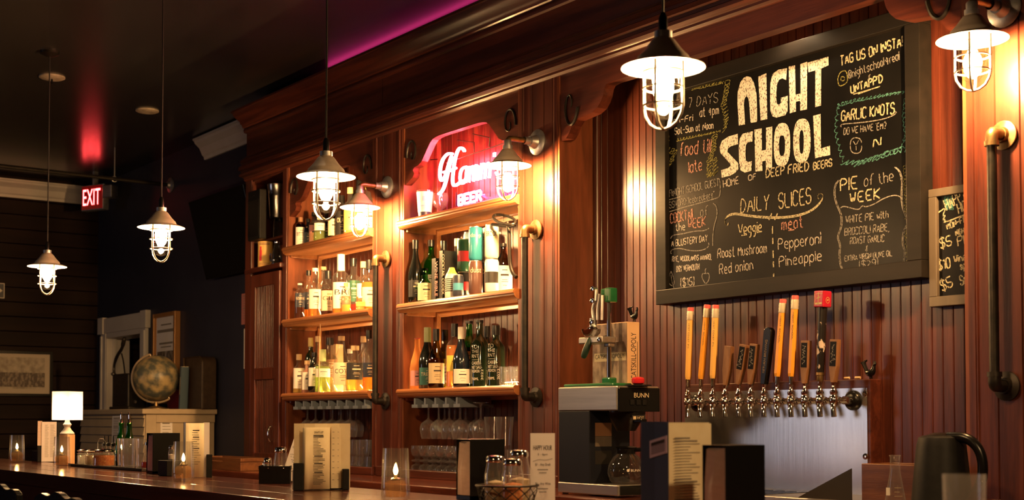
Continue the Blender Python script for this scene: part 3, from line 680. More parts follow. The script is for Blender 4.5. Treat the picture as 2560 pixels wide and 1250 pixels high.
def w1(b):
    for a in ((Z5, 'Sat-Sun at Noon', 245, 722, 600, 665, 62), (Z5, 'at 4pm', 475, 562, 648, 532, 80), (Z5, 'Mon-Fri', 190, 628, 410, 595, 55), (Z6, 'the', 240, 618, 320, 605, 65), (Z6, 'A BLUSTERY DAY', 205, 752, 515, 705, 56),
              (Z6, 'RYE, WOODLANDS AMARO,', 210, 882, 550, 862, 44), (Z6, 'DRY VERMOUTH', 248, 972, 445, 950, 50), (Z6, '[$15]', 285, 1098, 400, 1085, 70), (Z6, 'Roast Mushroom', 605, 852, 1030, 803, 84), (Z6, 'Red onion', 620, 992, 910, 948, 86),
              (Z6, 'Pepperoni', 1130, 778, 1500, 725, 96), (Z6, 'Pineapple', 1140, 928, 1505, 870, 90), (Z5, 'HOME', 693, 1208, 835, 1172, 66), (Z5, 'OF', 925, 1146, 995, 1128, 48)): chalk(b, *a)
lettering('menu_lettering', 'chalk_white', w1)
def w2(b):
    for a in ((Z5, 'OPEN 7 DAYS', 150, 515, 640, 425, 88), (Z6, 'WIFI:NIGHT SCHOOL GUEST', 155, 328, 615, 222, 62), (Z6, 'PASSWORD:"Icebreakers"', 135, 432, 575, 325, 56), (Z6, 'of', 455, 492, 520, 480, 84), (Z7, '@nightschool4real', 215, 475, 655, 310, 72), (Z7, '&', 378, 490, 396, 488, 60),
              (Z7, "DO WE HAVE 'EM?", 170, 962, 540, 908, 58), (Z7, 'Y', 255, 1100, 300, 1092, 84), (Z8, 'of', 330, 215, 405, 205, 92), (Z8, 'the', 450, 198, 570, 170, 88), (Z8, 'WHITE PIE with', 180, 522, 528, 475, 60), (Z8, 'BROCCOLI RABE,', 170, 622, 535, 582, 62),
              (Z8, 'ROAST GARLIC', 215, 692, 495, 670, 56), (Z8, '&', 341, 746, 357, 745, 50), (Z8, 'EXTRA VIRGIN OLIVE OIL', 170, 832, 560, 788, 44), (Z8, '[$29]', 290, 892, 445, 872, 60)): chalk(b, *a, w=.0031)
    line(b, Z6, [(135, 465), (330, 405), (590, 335), (630, 312), (625, 160), (600, 165)]); line(b, Z6, [(165, 350), (285, 318)])
    line(b, Z6, [(165, 495), (145, 530), (150, 620), (178, 690), (180, 735), (166, 830), (168, 900), (155, 1000), (150, 1080)]); line(b, Z6, [(565, 375), (595, 400), (602, 480), (575, 560), (562, 650), (562, 745)])
    line(b, Z6, [(195, 682), (215, 650), (310, 640), (332, 632), (420, 615), (490, 615), (530, 592)]); line(b, Z6, [(205, 815), (192, 800), (215, 772), (280, 766), (350, 785), (430, 790), (500, 775), (532, 742), (525, 718)])
    line(b, Z6, [(497, 985), (470, 985), (466, 1020), (490, 1062), (502, 1076), (525, 1050), (534, 1010), (525, 978), (500, 990)]); line(b, Z6, [(500, 985), (495, 955), (505, 940)])
    line(b, Z6, [(200, 965), (176, 1030), (185, 1080), (222, 1098), (230, 1040), (200, 965)]); line(b, Z6, [(200, 1000), (208, 1060), (225, 1110)])
    line(b, Z7, ring(278, 1055, 50, 68)); line(b, Z7, [(150, 895), (142, 882), (160, 868), (250, 862), (390, 848), (520, 825), (600, 795), (632, 770), (618, 760)])
    for dx in (0, 10): line(b, Z8, [(120 + dx, 165), (88 + dx, 200), (78 + dx, 280), (100 + dx, 370), (140 + dx, 450), (140 + dx, 550), (102 + dx, 637), (130 + dx, 690), (120 + dx, 790), (135 + dx, 890), (170 + dx, 912)], .0028); line(b, Z8, [(580 + dx, 58), (622 + dx, 95), (640 + dx, 180), (632 + dx, 300), (642 + dx, 400), (690 + dx, 512), (650 + dx, 580), (640 + dx, 690), (665 + dx, 760), (645 + dx, 858)], .0028)
    line(b, Z8, [(135, 395), (160, 378), (220, 395), (290, 412), (312, 372), (345, 388), (420, 360), (480, 320), (560, 290), (612, 292), (635, 312)])
lettering('faint_lettering', 'chalk_grey', w2, label='fainter grey chalk lettering, brackets and doodles')
def w3(b):
    for a in ((Z5, 'DEEP FRIED', 1085, 1118, 1475, 1050, 78), (Z6, 'DAILY', 805, 458, 1050, 425, 120), (Z6, 'SLICES', 1135, 422, 1415, 372, 130), (Z6, 'Veggie', 785, 652, 985, 622, 92), (Z7, 'TAG US ON INSTA!', 145, 362, 680, 192, 84), (Z7, "UNTAPP'D", 235, 602, 510, 502, 68), (Z7, 'GARLIC KNOTS', 150, 845, 610, 775, 92),
              (Z8, 'PIE', 135, 256, 275, 232, 98), (Z8, 'WEEK', 215, 357, 460, 315, 84), (Z5, 'BEERS', 1520, 1045, 1690, 1012, 66), (Z7, 'N', 425, 1072, 488, 1070, 88)): chalk(b, *a, w=.0050)
    for o in (0, 12): line(b, Z6, [(698, 545 + o), (688, 570), (666, 555), (664, 515), (700, 472 + o), (760, 458 + o), (850, 475 + o), (960, 488 + o), (1080, 495 + o), (1200, 492 + o), (1320, 473 + o), (1430, 430 + o), (1505, 355 + o), (1522, 310), (1505, 290), (1480, 295), (1468, 320), (1485, 342), (1500, 325)], .004)
    for x in (1075, 1125): line(b, Z6, [(x, 463), (x - 26, 520)], .006)
    for y0, y1, x in ((575, 640, 1080), (675, 728, 1083), (785, 850, 1086), (880, 930, 1088), (985, 1035, 1090)): line(b, Z6, [(x, y0), (x + 1, y1)], .006)
    line(b, Z6, [(810, 655), (860, 648)]); line(b, Z6, [(945, 630), (990, 620)]); line(b, Z7, [(255, 610), (480, 545)]); line(b, Z7, [(295, 608), (485, 540)])
lettering('heading_lettering', 'chalk_yellow', w3, label='yellowish chalk headings and swirl')
def w4(b):
    for a in ((Z5, 'food till', 295, 918, 575, 885, 122), (Z5, 'late', 375, 1078, 495, 1045, 104), (Z6, 'COCKTAIL', 195, 552, 410, 505, 86), (Z6, 'WEEK', 350, 597, 500, 570, 78)): chalk(b, *a, w=.005)
    chalk(b, Z6, 'meat', 1160, 608, 1345, 585, 100, w=.0048); line(b, Z6, [(1215, 612), (1270, 605)])
lettering('pink_lettering', 'chalk_pink', w4, label='pink chalk lettering')
def w5(b):
    for pa, am, n in (([(735, 230), (715, 330), (690, 450), (725, 560), (700, 690)], 26, 15), ([(260, 775), (400, 745), (540, 715), (670, 690)], 14, 15), ([(620, 720), (600, 860), (570, 960), (560, 1100), (625, 1080), (610, 930)], 28, 20), ([(400, 300), (520, 275), (700, 240)], 20, 10), ([(170, 730), (160, 860), (250, 880), (200, 1000), (160, 1050)], 28, 12)): squig(b, Z5, pa, am, n)
    line(b, Z7, [(120, 470), (140, 415), (195, 400), (208, 490), (185, 522), (128, 545), (118, 470)], .004, it=2); line(b, Z7, ring(162, 475, 16, 18))
    squig(b, Z8, [(660, 40), (670, 300), (675, 480)], 12, 16, .002); squig(b, Z8, [(690, 530), (675, 620), (690, 860)], 10, 10, .002)
lettering('hop_vine_doodle', 'chalk_olive', w5, label='olive green chalk vine doodles')
def w6(b):
    squig(b, Z7, [(110, 710), (260, 665), (400, 640), (540, 615), (700, 590)], 20, 17); squig(b, Z7, [(705, 640), (690, 800), (710, 960), (690, 1040)], 16, 10)
    squig(b, Z7, [(125, 720), (105, 860), (110, 980), (140, 1100), (170, 1190)], 14, 9); squig(b, Z7, [(700, 1080), (600, 1110), (480, 1150), (300, 1210), (170, 1200)], 32, 14, .0036)
lettering('teal_doodle', 'chalk_teal', w6, label='teal chalk loops round the garlic knots')

for k, (b, ms) in SECT.items(): finish(b, k if isinstance(k, str) else k[0], ms, t, world=True)

# small price board, partly behind the right-hand pilaster
p = at(2321, 472, Y=3.628); q = at(2335, 770, Y=3.628); S0, S1 = p.x, -2.462; ST, SB = p.z - .004, q.z + .004
t = thing('price_board', 'small framed happy hour chalkboard half hidden behind the right pilaster', 'chalkboard', ((S0 + S1) / 2, YW, SB))
YS = 3.64
finish(MB().box(S0 + .02, S1, YS, YS + .008, SB + .02, ST - .02), 'slate', 'slate', t, world=True)
for q in ((S0, S1, SB, SB + .032), (S0, S1, ST - .026, ST), (S0, S0 + .03, SB + .032, ST - .026)):
    finish(MB().box(q[0], q[1], YS - .014, YW - .003, q[2], q[3]), 'frame_rail' if q[1] - q[0] > .1 else 'frame_stile', 'grey_frame', t, world=True, bevel=.002)
YS2 = YS - .0012
def w7a(b):
    for a in ((Z8, 'HAPPY', 1010, 412, 1172, 315, 92), (Z8, 'HOU', 1108, 440, 1212, 398, 84), (Z8, 'MON-FRI', 1015, 572, 1180, 500, 50)): chalk(b, *a, Y=YS2, w=.0042)
    line(b, Z8, [(940, 432), (1003, 388), (975, 460), (1002, 455), (975, 492), (1000, 488), (980, 520), (1205, 430)], .0042, YS2, 1)
lettering('headline_lettering', 'chalk_yellow', w7a, t)
def w7(b):
    for a in ((Z8, 'NIGHT', 1085, 622, 1178, 596, 46), (Z8, '$5', 960, 728, 1050, 700, 84), (Z8, 'PIN', 1105, 705, 1212, 672, 74),
              (Z8, '$10', 945, 908, 1040, 884, 84), (Z8, 'Wine', 1075, 850, 1166, 822, 62), (Z8, 'speci', 1125, 902, 1214, 872, 58), (Z8, '$5', 975, 1078, 1060, 1035, 88), (Z8, 'SNA', 1125, 1030, 1218, 1000, 76)): chalk(b, *a, Y=YS2, w=.0042)
lettering('price_lettering', 'chalk_yellow', w7, t)
lettering('teal_highlight', 'chalk_teal', lambda b: [line(b, Z8, [(995 + k, 300), (1012 + k, 410)], .008, YS2 + .0004) for k in (0, 25, 48)], t)

# ================================================================== BOTTLES AND SHELF GOODS
SHAPES = dict(
 wine=[(0, .9), (.015, 1), (.60, 1), (.66, .93), (.71, .72), (.75, .45), (.79, .37), (.955, .35), (.96, .40), (1, .40)],
 burg=[(0, .92), (.015, 1), (.44, 1), (.54, .88), (.63, .66), (.72, .45), (.80, .36), (.955, .33), (.96, .38), (1, .38)],
 liq=[(0, .94), (.015, 1), (.56, 1), (.63, .95), (.68, .72), (.71, .46), (.74, .38), (.96, .35), (.965, .42), (1, .42)],
 round=[(0, .72), (.03, .9), (.15, 1), (.42, 1), (.56, .85), (.64, .52), (.70, .36), (.96, .33), (.965, .42), (1, .42)],
 slope=[(0, .94), (.015, 1), (.40, .98), (.55, .82), (.72, .48), (.82, .36), (.96, .34), (1, .36)],
 short=[(0, .94), (.02, 1), (.68, 1), (.76, .92), (.82, .55), (.86, .42), (1, .42)],
 jug=[(0, .9), (.02, 1), (.55, 1), (.66, .9), (.76, .55), (.82, .34), (.96, .30), (.97, .36), (1, .36)])
def bottle(lab, p, h, r, shape='liq', gl='bottle_clear', liq=None, fill=.5, label=('lab_white', .12, .5), cap=('cap_black', .12), group=None, kind='bottle', ink=None, text=None, glossy=True, pourer=False):
    t = thing(kind, lab, kind.split('_')[-1], p, 0, group); pr = SHAPES[shape]; face = math.atan2(-p[1], -p[0]) + .18
    ch = cap[1] * h if cap else 0; P = [(0, 0)] + [(q * r, z * h) for z, q in pr if z <= 1]
    if cap and shape != 'jug': P = [q for q in P if q[1] < h * .995] + [(pr[-1][1] * r, h * .995)]
    finish(MB().lathe(P + [(0, P[-1][1])], n=18), 'glass_body', gl, t, True)
    if liq:
        Q = [(0, .004)] + [(q * r * .93, max(.005, z * h)) for z, q in pr if z < fill]
        rr = next((a[1] + (c[1] - a[1]) * (fill - a[0]) / (c[0] - a[0]) for a, c in zip(pr, pr[1:]) if a[0] <= fill <= c[0]), 1) * r * .93
        finish(MB().lathe(Q + [(rr, fill * h), (0, fill * h)], n=16), 'liquid', liq, t, True)
    if label:
        m_, a, c = label[:3]; b = MB(); rr = r * 1.012; b.arc(rr, a * h, c * h, face - 1.25, face + 1.25, 16); b.mi = 1; k = ink or ('ink' if m_ in ('lab_white', 'lab_cream', 'lab_pink', 'lab_tan', 'lab_yellow', 'lab_lilac') else 'lab_cream')
        L = (c - a) * h
        for f, wd, th in ((.82, .30, .03), (.62, .45, .075), (.42, .30, .018), (.34, .38, .018), (.20, .22, .02)):
            if text and f == .62: continue
            b.arc(rr + .0006, a * h + L * (f - th / 2), a * h + L * (f + th / 2), face - wd, face + wd, 8)
        if text:
            n0 = len(b.bm.verts); b.bm.verts.ensure_lookup_table(); s0 = set(b.bm.verts)
            wt = min(1.9 * r, L * 1.6); print_text(b, text, (-wt / 2, 0, a * h + L * .52), (1, 0, 0), (0, 0, 1), (wt, L * .2))
            for v in b.bm.verts:
                if v not in s0: an = face + v.co.x / rr; v.co = Vector(((rr + .0008) * math.cos(an), (rr + .0008) * math.sin(an), v.co.z))
        finish(b, 'label', [m_, k], t)
    if cap:
        rn = pr[-1][1] * r; finish(MB().lathe([(rn + .0012, h - ch), (rn + .0014, h - ch * .4), (rn + .001, h), (0, h + .0005)], n=16), 'pourer' if pourer else 'cap', cap[0], t, True)
    return t
GM, GL, GT = 'spirit bottles on the middle shelf', 'spirit bottles on the lowest bottle shelf', 'spirit bottles on the top shelf'
def put(u, Y, z): return (ux(u, Y), Y, z + .0008)
def hgt(u, Y, vt, z): return at(u, vt, Y=Y).z - z
def relax(P, lo=3.437, hi=3.641):
    """P: [u, Y, r]; slides goods along their sight lines (and slims them a little) until none touch"""
    for n in range(400):
        hit = False
        for i, a in enumerate(P):
            for c in P[i + 1:]:
                dx, dy = ux(a[0], a[1]) - ux(c[0], c[1]), a[1] - c[1]; ov = a[2] + c[2] + .0015 - math.hypot(dx, dy)
                if ov > 0:
                    hit = True; b_, f_ = (a, c) if a[1] >= c[1] else (c, a); b_[1] += ov * .35; f_[1] -= ov * .35
                    if n > 60: a[2] *= .997; c[2] *= .997
        for a in P: a[1] = min(max(a[1], lo + a[2]), hi - a[2])
        if not hit: break
    return P
def row(z, group, items):
    P = relax([[it[0], it[1], it[3]] for it in items])
    items = [(it[0], q[1], it[2], q[2]) + tuple(it[4:]) for it, q in zip(items, P)]
    for it in items:
        u, Y, vt, r, lab = it[:5]; k = dict(it[5]) if len(it) > 5 else {}
        bottle(lab, put(u, Y, z), hgt(u, Y, vt, z), r, group=group, **k)
# left bay, top shelf
row(SH[2], GT, [
 (749, 3.50, 545, .030, 'bitters bottle with brown top and white slanted label at left end of top shelf', dict(shape='short', gl='bottle_brown', liq='liq_dark', label=('lab_white', .04, .66), cap=('lab_brown', .2), text='BITTER')),
 (768, 3.52, 548, .026, 'dark navy bottle next to the bitters on the top shelf', dict(shape='liq', gl='wine_navy', label=('lab_navy', .1, .5))),
 (782, 3.52, 532, .028, 'bottle with pink label on the top shelf behind the pendant', dict(liq='liq_red', label=('lab_pink', .05, .6))),
 (797, 3.50, 540, .033, 'clear bottle of green gold liquid with white label, top shelf', dict(shape='short', liq='liq_green', fill=.4, label=('lab_white', .42, .7), cap=('cap_white', .14))),
 (814, 3.53, 525, .030, 'black bottle behind the green gold one, top shelf', dict(gl='wine_black', label=('lab_black', .1, .5))),
 (832, 3.51, 515, .033, 'bottle with cream slanted label under the pendant cage, top shelf', dict(gl='bottle_brown', liq='liq_dark', label=('lab_cream', .12, .6))),
 (852, 3.52, 490, .035, 'bottle with black picture label right of the pendant cage, top shelf', dict(liq='liq_gold', label=('lab_black', .08, .62), cap=('cap_black', .18), text='OLATO')),
 (873, 3.52, 470, .036, 'yellow liqueur bottle with cork stopper behind the sconce, top shelf', dict(liq='liq_gold', fill=.55, label=('lab_yellow', .1, .52), cap=('cork', .12))),
 (896, 3.54, 452, .036, 'tall bottle with black neck behind the sconce cage, top shelf', dict(gl='bottle_green', liq='liq_gold', label=('lab_cream', .1, .5), cap=('cap_black', .24))),
 (919, 3.53, 455, .036, 'tall clear bottle with gold collar at right end of the top shelf', dict(liq='liq_clear', label=('lab_cream', .1, .45), cap=('cap_gold', .15)))])
# left bay, middle shelf
row(SH[1], GM, [
 (748, 3.49, 709, .029, 'stubby bottle with navy label at left end of the middle shelf', dict(shape='short', liq='liq_dark', fill=.55, label=('lab_navy', .32, .72), cap=('cap_white', .05), text='RESERVE')),
 (769, 3.56, 677, .025, 'clear long-necked bottle behind the navy label one', dict(liq='liq_amber', label=('lab_cream', .1, .4), cap=('cap_black', .05))),
 (770, 3.53, 677, .032, 'amber bottle with dark label beside the floral bottle', dict(liq='liq_amber', label=('lab_navy', .2, .55), cap=('cap_black', .10))),
 (786, 3.495, 671, .036, 'tall clear bottle with floral white label, middle shelf', dict(liq='liq_amber', fill=.28, label=('lab_white', .16, .56), cap=('cap_white', .07))),
 (807, 3.53, 668, .036, 'long-necked bottle with reddish label, middle shelf', dict(liq='liq_red', fill=.25, label=('lab_lilac', .12, .52), cap=('cork', .06))),
 (819, 3.495, 678, .041, 'dark rum bottle with cream label and black cap, middle shelf', dict(liq='liq_dark', fill=.58, label=('lab_cream', .1, .55), cap=('cap_black', .18), text='GIN')),
 (851, 3.50, 637, .047, 'big round-shouldered bottle with tall white wax top, middle shelf', dict(liq='liq_amber', fill=.45, label=('lab_white', .08, .52), cap=('cap_white', .28), text='BRI')),
 (864, 3.485, 708, .026, 'slim short bottle with dark number label in front of the big white-topped one', dict(shape='short', liq='liq_gold', label=('lab_brown', .26, .55), cap=('cap_gold', .12), text='15')),
 (882, 3.515, 647, .040, 'clear bottle with tall dark green label and black stopper', dict(liq='liq_red', fill=.18, label=('lab_green', .22, .60), cap=('cap_black', .14))),
 (908, 3.53, 655, .040, 'whisky bottle with white label and pale cork stopper, middle shelf', dict(liq='liq_amber', fill=.55, label=('lab_white', .3, .56), cap=('cork', .12))),
 (900, 3.475, 742, .025, 'short glowing clear jar bottle at the front of the middle shelf', dict(shape='short', liq='liq_gold', fill=.5, label=('lab_yellow', .3, .6), cap=('cap_white', .1))),
 (922, 3.495, 651, .042, 'amber bottle with dark band over cream label, right end of middle shelf', dict(liq='liq_amber', fill=.56, label=('lab_cream', .08, .46), cap=('cap_black', .18)))])
# left bay, lowest bottle shelf
row(SH[0], GL, [
 (747, 3.50, 886, .034, 'clear pale bottle with white label and cork, left end of lowest shelf', dict(shape='liq', liq='liq_gold', fill=.22, label=('lab_white', .12, .64), cap=('cork', .15))),
 (767, 3.49, 902, .031, 'dusty rose bottle with orange stopper', dict(shape='liq', gl='dusty_rose', label=('lab_white', .1, .64), cap=('cork', .12))),
 (776, 3.56, 845, .034, 'dark green bottle with gold foil top standing at the back', dict(gl='wine_green', label=('lab_cream', .1, .5), cap=('cap_gold', .16), shape='wine')),
 (785, 3.485, 882, .035, 'black bottle with white label in front of the straw', dict(shape='liq', gl='wine_black', label=('lab_white', .16, .62), cap=('cap_black', .1))),
 (794, 3.57, 841, .033, 'clear corked bottle at the back of the lowest shelf', dict(liq='liq_clear', label=None, cap=('cork', .1))),
 (806, 3.49, 874, .042, 'rounded clear bottle of green spirit with foil neck', dict(shape='liq', liq='liq_green', fill=.6, label=('lab_white', .35, .55), cap=('foil_green', .28))),
 (824, 3.53, 845, .044, 'bottle with brown torn-edge label and fat black cap', dict(liq='liq_gold', fill=.6, label=('lab_brown', .28, .6), cap=('cap_black', .13), text='TURMAN')),
 (853, 3.50, 841, .048, 'sloping clear bottle with glass-like stopper and pale label', dict(shape='slope', liq='liq_clear', fill=.5, label=('lab_cream', .12, .52), cap=('cork', .08), text='COTA')),
 (874, 3.55, 873, .032, 'clear bottle with white collar behind the round-labelled one', dict(liq='liq_clear', label=('lab_white', .2, .5), cap=('cap_white', .1))),
 (887, 3.495, 865, .050, 'squat yellow bottle with round black label and big stopper', dict(shape='round', liq='liq_gold', fill=.55, label=('lab_black', .25, .62), cap=('cork', .1))),
 (908, 3.53, 841, .034, 'corked bottle with bright red label on the lowest shelf', dict(liq='liq_amber', label=('lab_red', .1, .5), cap=('cork', .11), text='CYNAR')),
 (922, 3.49, 826, .035, 'bottle with dotted dark label and black pourer, right end of lowest shelf', dict(liq='liq_amber', fill=.3, label=('lab_navy', .22, .46), cap=('cap_black', .14), pourer=True))])
p = put(842, 3.614, SH[0]); t = thing('carton', 'orange carton standing at the back of the lowest shelf', 'box', p)
finish(MB().box(-.03, .03, -.025, .025, 0, hgt(840, 3.585, 860, SH[0])), 'body', 'cardboard_box', t, bevel=.002)
finish(MB().box(-.022, .022, -.0258, -.0252, .05, .12), 'label', 'lab_cream', t)
p = put(797, 3.437, SH[0]); o = finish(MB().tube([(0, 0, 0), (-.002, .004, .2), (-.006, .01, hgt(795, 3.5, 815, SH[0]))], .0022, 6), 'drinking_straw', 'cork'); o.location = p; tag(o, 'long pale straw standing among the bottles of the lowest shelf', 'straw')

# neon bay, wine shelf
GW = 'wine bottles on the lowest shelf of the neon bay'; W0 = SH[0]
WT = ['CABER-', 'NET SAU-', 'VIGNON', '750ML']
row(W0, GW, [
 (1043, 3.50, 846, .038, 'frosted orange bottle with crown cap at left end of the wine row', dict(shape='slope', gl='frost_orange', label=('lab_pink', .06, .36), cap=('cap_red', .02))),
 (1068.5, 3.50, 819, .044, 'sparkling wine bottle with green gold foil and teal label', dict(shape='burg', gl='wine_black', label=('lab_teal', .06, .34), cap=('foil_green', .30), text='TREVISO')),
 (1090, 3.50, 823, .040, 'dark wine bottle with tan label showing a black animal', dict(shape='burg', gl='bottle_olive', liq='liq_dark', fill=.5, label=('lab_tan', .08, .42), cap=('cap_black', .20))),
 (1112, 3.53, 825, .040, 'olive green wine bottle with small white back label', dict(shape='burg', gl='bottle_olive', liq='liq_gold', fill=.5, label=('lab_lilac', .1, .38), cap=('bottle_olive', .18))),
 (1136, 3.51, 810, .041, 'rose wine bottle with black capsule and white middle label', dict(shape='wine', liq='liq_rose', fill=.66, label=('lab_yellow', .25, .5), cap=('cap_black', .20))),
 (1153, 3.475, 818, .040, 'black wine bottle with white capsule and low white label', dict(shape='burg', gl='wine_navy', label=('lab_white', .06, .30), cap=('cap_white', .20))),
 (1173, 3.50, 803, .042, 'dark green wine bottle with stopper and large cream label', dict(shape='wine', gl='bottle_green', liq='liq_dark', fill=.6, label=('lab_cream', .20, .54), cap=('cap_black', .04))),
 (1199, 3.535, 801, .044, 'black wine bottle with white lettering and stopper, left of the lettered pair', dict(shape='wine', gl='wine_green', label=None, cap=('cap_black', .04))),
 (1217, 3.606, 816, .034, 'plain black wine bottle standing behind the two lettered ones', dict(shape='wine', gl='wine_black', label=None, cap=('cap_black', .18))),
 (1239.5, 3.545, 814, .043, 'black wine bottle with white lettering beside the tumblers, right of the lettered pair', dict(shape='wine', gl='wine_green', label=None, cap=('cap_black', .16)))])
for k, u in enumerate((1199, 1239.5)):
    par = [o for o in COL.objects if o.get('label', '').endswith('of the lettered pair')][k]; r = .0432 if k else .0442; face = math.atan2(-3.485, -par.location.x * -1 * -1) ; face = math.atan2(-par.location.y, -par.location.x) - .25
    b = MB()
    for j, (tx, z0, hh, w_) in enumerate((('TO', .178, .018, .030), ('THE', .158, .015, .034), ('RNT', .136, .016, .036), ('CABER-', .104, .015, .048), ('NET SAU-', .085, .014, .052), ('VIGNON', .067, .014, .040), ('750ML', .032, .012, .036), ('2022', .012 + .02, .014, .026))):
        s0 = set(b.bm.verts); x0 = -.03 if tx != '2022' else .028
        print_text(b, tx, (x0, 0, z0), (1, 0, 0) if tx != '2022' else (0, 0, 1), (0, 0, 1) if tx != '2022' else (-1, 0, 0), (w_ if tx != '2022' else .05, hh if tx != '2022' else .011))
        for v in b.bm.verts:
            if v not in s0: an = face + v.co.x / r; v.co = Vector(((r + .0006) * math.cos(an), (r + .0006) * math.sin(an), v.co.z))
    b.arc(r + .0006, .126, .1275, face - .65, face + .2, 8)
    finish(b, 'lettering', 'lab_white', par)

# neon bay, middle shelf
GC = 'bottles on the middle shelf of the neon bay'; Z1_ = SH[1]
row(Z1_, GC, [
 (1038, 3.49, 601, .038, 'tall black wine bottle alone at left end of the can shelf', dict(shape='burg', gl='wine_black', label=('lab_black', .1, .36), cap=('cap_black', .14))),
 (1077, 3.56, 601, .040, 'bright green bottle with black and gold neck foil behind the wine book', dict(shape='wine', gl='bottle_green', liq='liq_clear', fill=.3, label=('lab_white', .28, .45), cap=('cap_black', .10))),
 (1062, 3.49, 672, .040, 'round flat green bottle with oval cream label', dict(shape='round', gl='bottle_green', liq='liq_dark', fill=.4, label=('lab_cream', .05, .56), cap=('bottle_green', .1))),
 (1108, 3.585, 603, .036, 'black-capped bottle standing behind the black book', dict(shape='wine', gl='wine_black', label=None, cap=('cap_black', .15))),
 ]); row(Z1_, GC, [(1142, 3.605, 597, .034, 'clear lemon liqueur bottle with white cap and gold sunburst', dict(shape='slope', liq='liq_green', fill=.6, label=('lab_yellow', .25, .45), cap=('cap_white', .12))),
 ]); row(Z1_, GC, [(1258, 3.575, 610, .042, 'big brown growler bottle with white apple label at right end', dict(shape='jug', gl='bottle_brown', liq='liq_dark', fill=.7, label=('lab_white', .08, .56), cap=('cap_black', .06), kind='growler_bottle'))])
def can(lab, u, Y, z, h, r, mat, band=None, text=None, tc='ink', lean=0, oz=0):
    t = thing('beverage_can', lab, 'can', (ux(u, Y), Y, z + .0008), 0, 'cans stacked on the can shelf'); t.rotation_euler = (0, lean, 0)
    finish(MB().lathe([(0, .003), (r * .78, .003), (r * .8, 0), (r * .86, .002), (r, .012), (r, h - .014), (r * .86, h - .003), (r * .84, h), (r * .80, h - .004), (0, h - .004)], n=20), 'can_body', mat, t, True)
    finish(MB().lathe([(r * .87, h - .004), (r * .87, h), (r * .82, h), (r * .80, h - .003), (0, h - .003)], n=20), 'lid', 'steel_dull', t, True)
    face = math.atan2(-Y, -t.location.x)
    b = MB()
    if band: b.arc(r + .0006, h * .3, h * .62, face - 1.1, face + 1.1, 14)
    if text:
        b.mi = 1; s0 = set(b.bm.verts); print_text(b, text, (-r * .8, 0, h * (.64 if not band else .4)), (1, 0, 0), (0, 0, 1), (r * 1.6, h * .15))
        for v in b.bm.verts:
            if v not in s0: an = face + v.co.x / r; v.co = Vector(((r + .0012) * math.cos(an), (r + .0012) * math.sin(an), v.co.z))
    if band or text: finish(b, 'print', [band or mat, tc], t)
    return t
hC = .158
LOW = [(1145, 3.475, .105, .026, 'slim navy can with blue base below the lemon liqueur', 'lab_navy', 'lab_blue', None, 'ink'),
       (1158, 3.50, .128, .031, 'dark can with red patch, lowest beside the slim navy can', 'can_dark', 'lab_red', None, 'ink'), (1174, 3.53, hC, .031, 'lime green can in the lower row', 'lab_yellow', 'foil_green', None, 'ink'),
       (1189, 3.49, hC, .033, 'brown can with pale script in the lower row', 'can_brown', None, 'dust', 'lab_cream'), (1209, 3.50, hC, .031, 'plain dark can in the lower row', 'can_dark', None, 'stout', 'lab_cream'),
       (1229, 3.49, hC, .033, 'white and black splashed can in the lower row', 'can_white', 'lab_black', None, 'ink')]
_P = relax([[u, Y, r] for u, Y, h, r, *_ in LOW] + [[1258, 3.575, .0425], [1142, 3.605, .034], [1129, 3.475, .031]])
LOW = [(q[0], q[1], l[2], q[2]) + l[4:] for q, l in zip(_P, LOW)]
for u, Y, h, r, lab, mat, band, tx, tc in LOW: can(lab, u, Y, Z1_, h, r, mat, band, tx, tc)
UP = [(1157, 3.50, .128, .155, .031, 'dark green can with red mark stacked on the red-patched can', 'can_green', 'lab_red', None, 'ink', 0), (1172, 3.53, hC, .165, .033, 'pale blue can with gold patch at the top of the stack', 'can_sky', 'lab_yellow', None, 'ink', 0),
      (1189, 3.49, hC, .155, .033, 'teal can stacked on the brown can', 'can_teal', None, 'dapp', 'lab_cream', 0), (1210, 3.50, hC, .155, .033, 'white lager can with black script in the upper row', 'can_white', None, 'delo', 'ink', .03),
      (1231, 3.49, hC, .155, .035, 'cream can with block capitals in the upper row', 'can_cream', None, 'BROOK', 'ink', .05)]
_on = dict(zip((1157, 1172, 1189, 1210, 1231), _P[1:6]))
for u, Y, z, h, r, lab, mat, band, tx, tc, ln in UP: Y = _on[u][1]; u = _on[u][0]; r = _on[[k for k in _on if _on[k][0] == u][0]][2]; can(lab, u, Y, Z1_ + z + .002, h, r, mat, band, tx, tc, 0)
def book(lab, u0, Y, z, w, d, h, mat, spine=None, sc_='lab_cream', rz=0, lean=0):
    t = thing('book', lab, 'book', (ux(u0, Y), Y, z + .0008), rz); t.rotation_euler = (0, lean, rz)
    b = MB().box(0, .003, 0, d, 0, h).box(w - .003, w, 0, d, 0, h).box(0, w, 0, .003, 0, h); finish(b, 'cover', mat, t)
    finish(MB().box(.003, w - .003, .003, d - .004, .003, h - .003), 'pages', 'paper_cream', t)
    if spine:
        b = MB(); print_text(b, spine, (w * .78, -.0008, h * .92), (0, 0, -1), (1, 0, 0), (h * .82, w * .6)) ; bmesh.ops.transform(b.bm, matrix=Matrix.Identity(4), verts=b.bm.verts)
        for v in b.bm.verts: v.co.x = w - v.co.x
        for v in b.bm.verts: v.co.x = w - v.co.x
        finish(b, 'spine_lettering', sc_, t)
    return t
book('thick wine reference book with red and white spine standing on the can shelf', 1078, 3.47, Z1_, .040, .085, .205, 'book_black', 'WINE BIBLE', 'lab_pink')
book('large black hardback book with small white spine lettering, beside the wine book', 1097, 3.465, Z1_, .034, .095, .235, 'book_black', 'COCKTAIL CODEX', 'lab_cream')
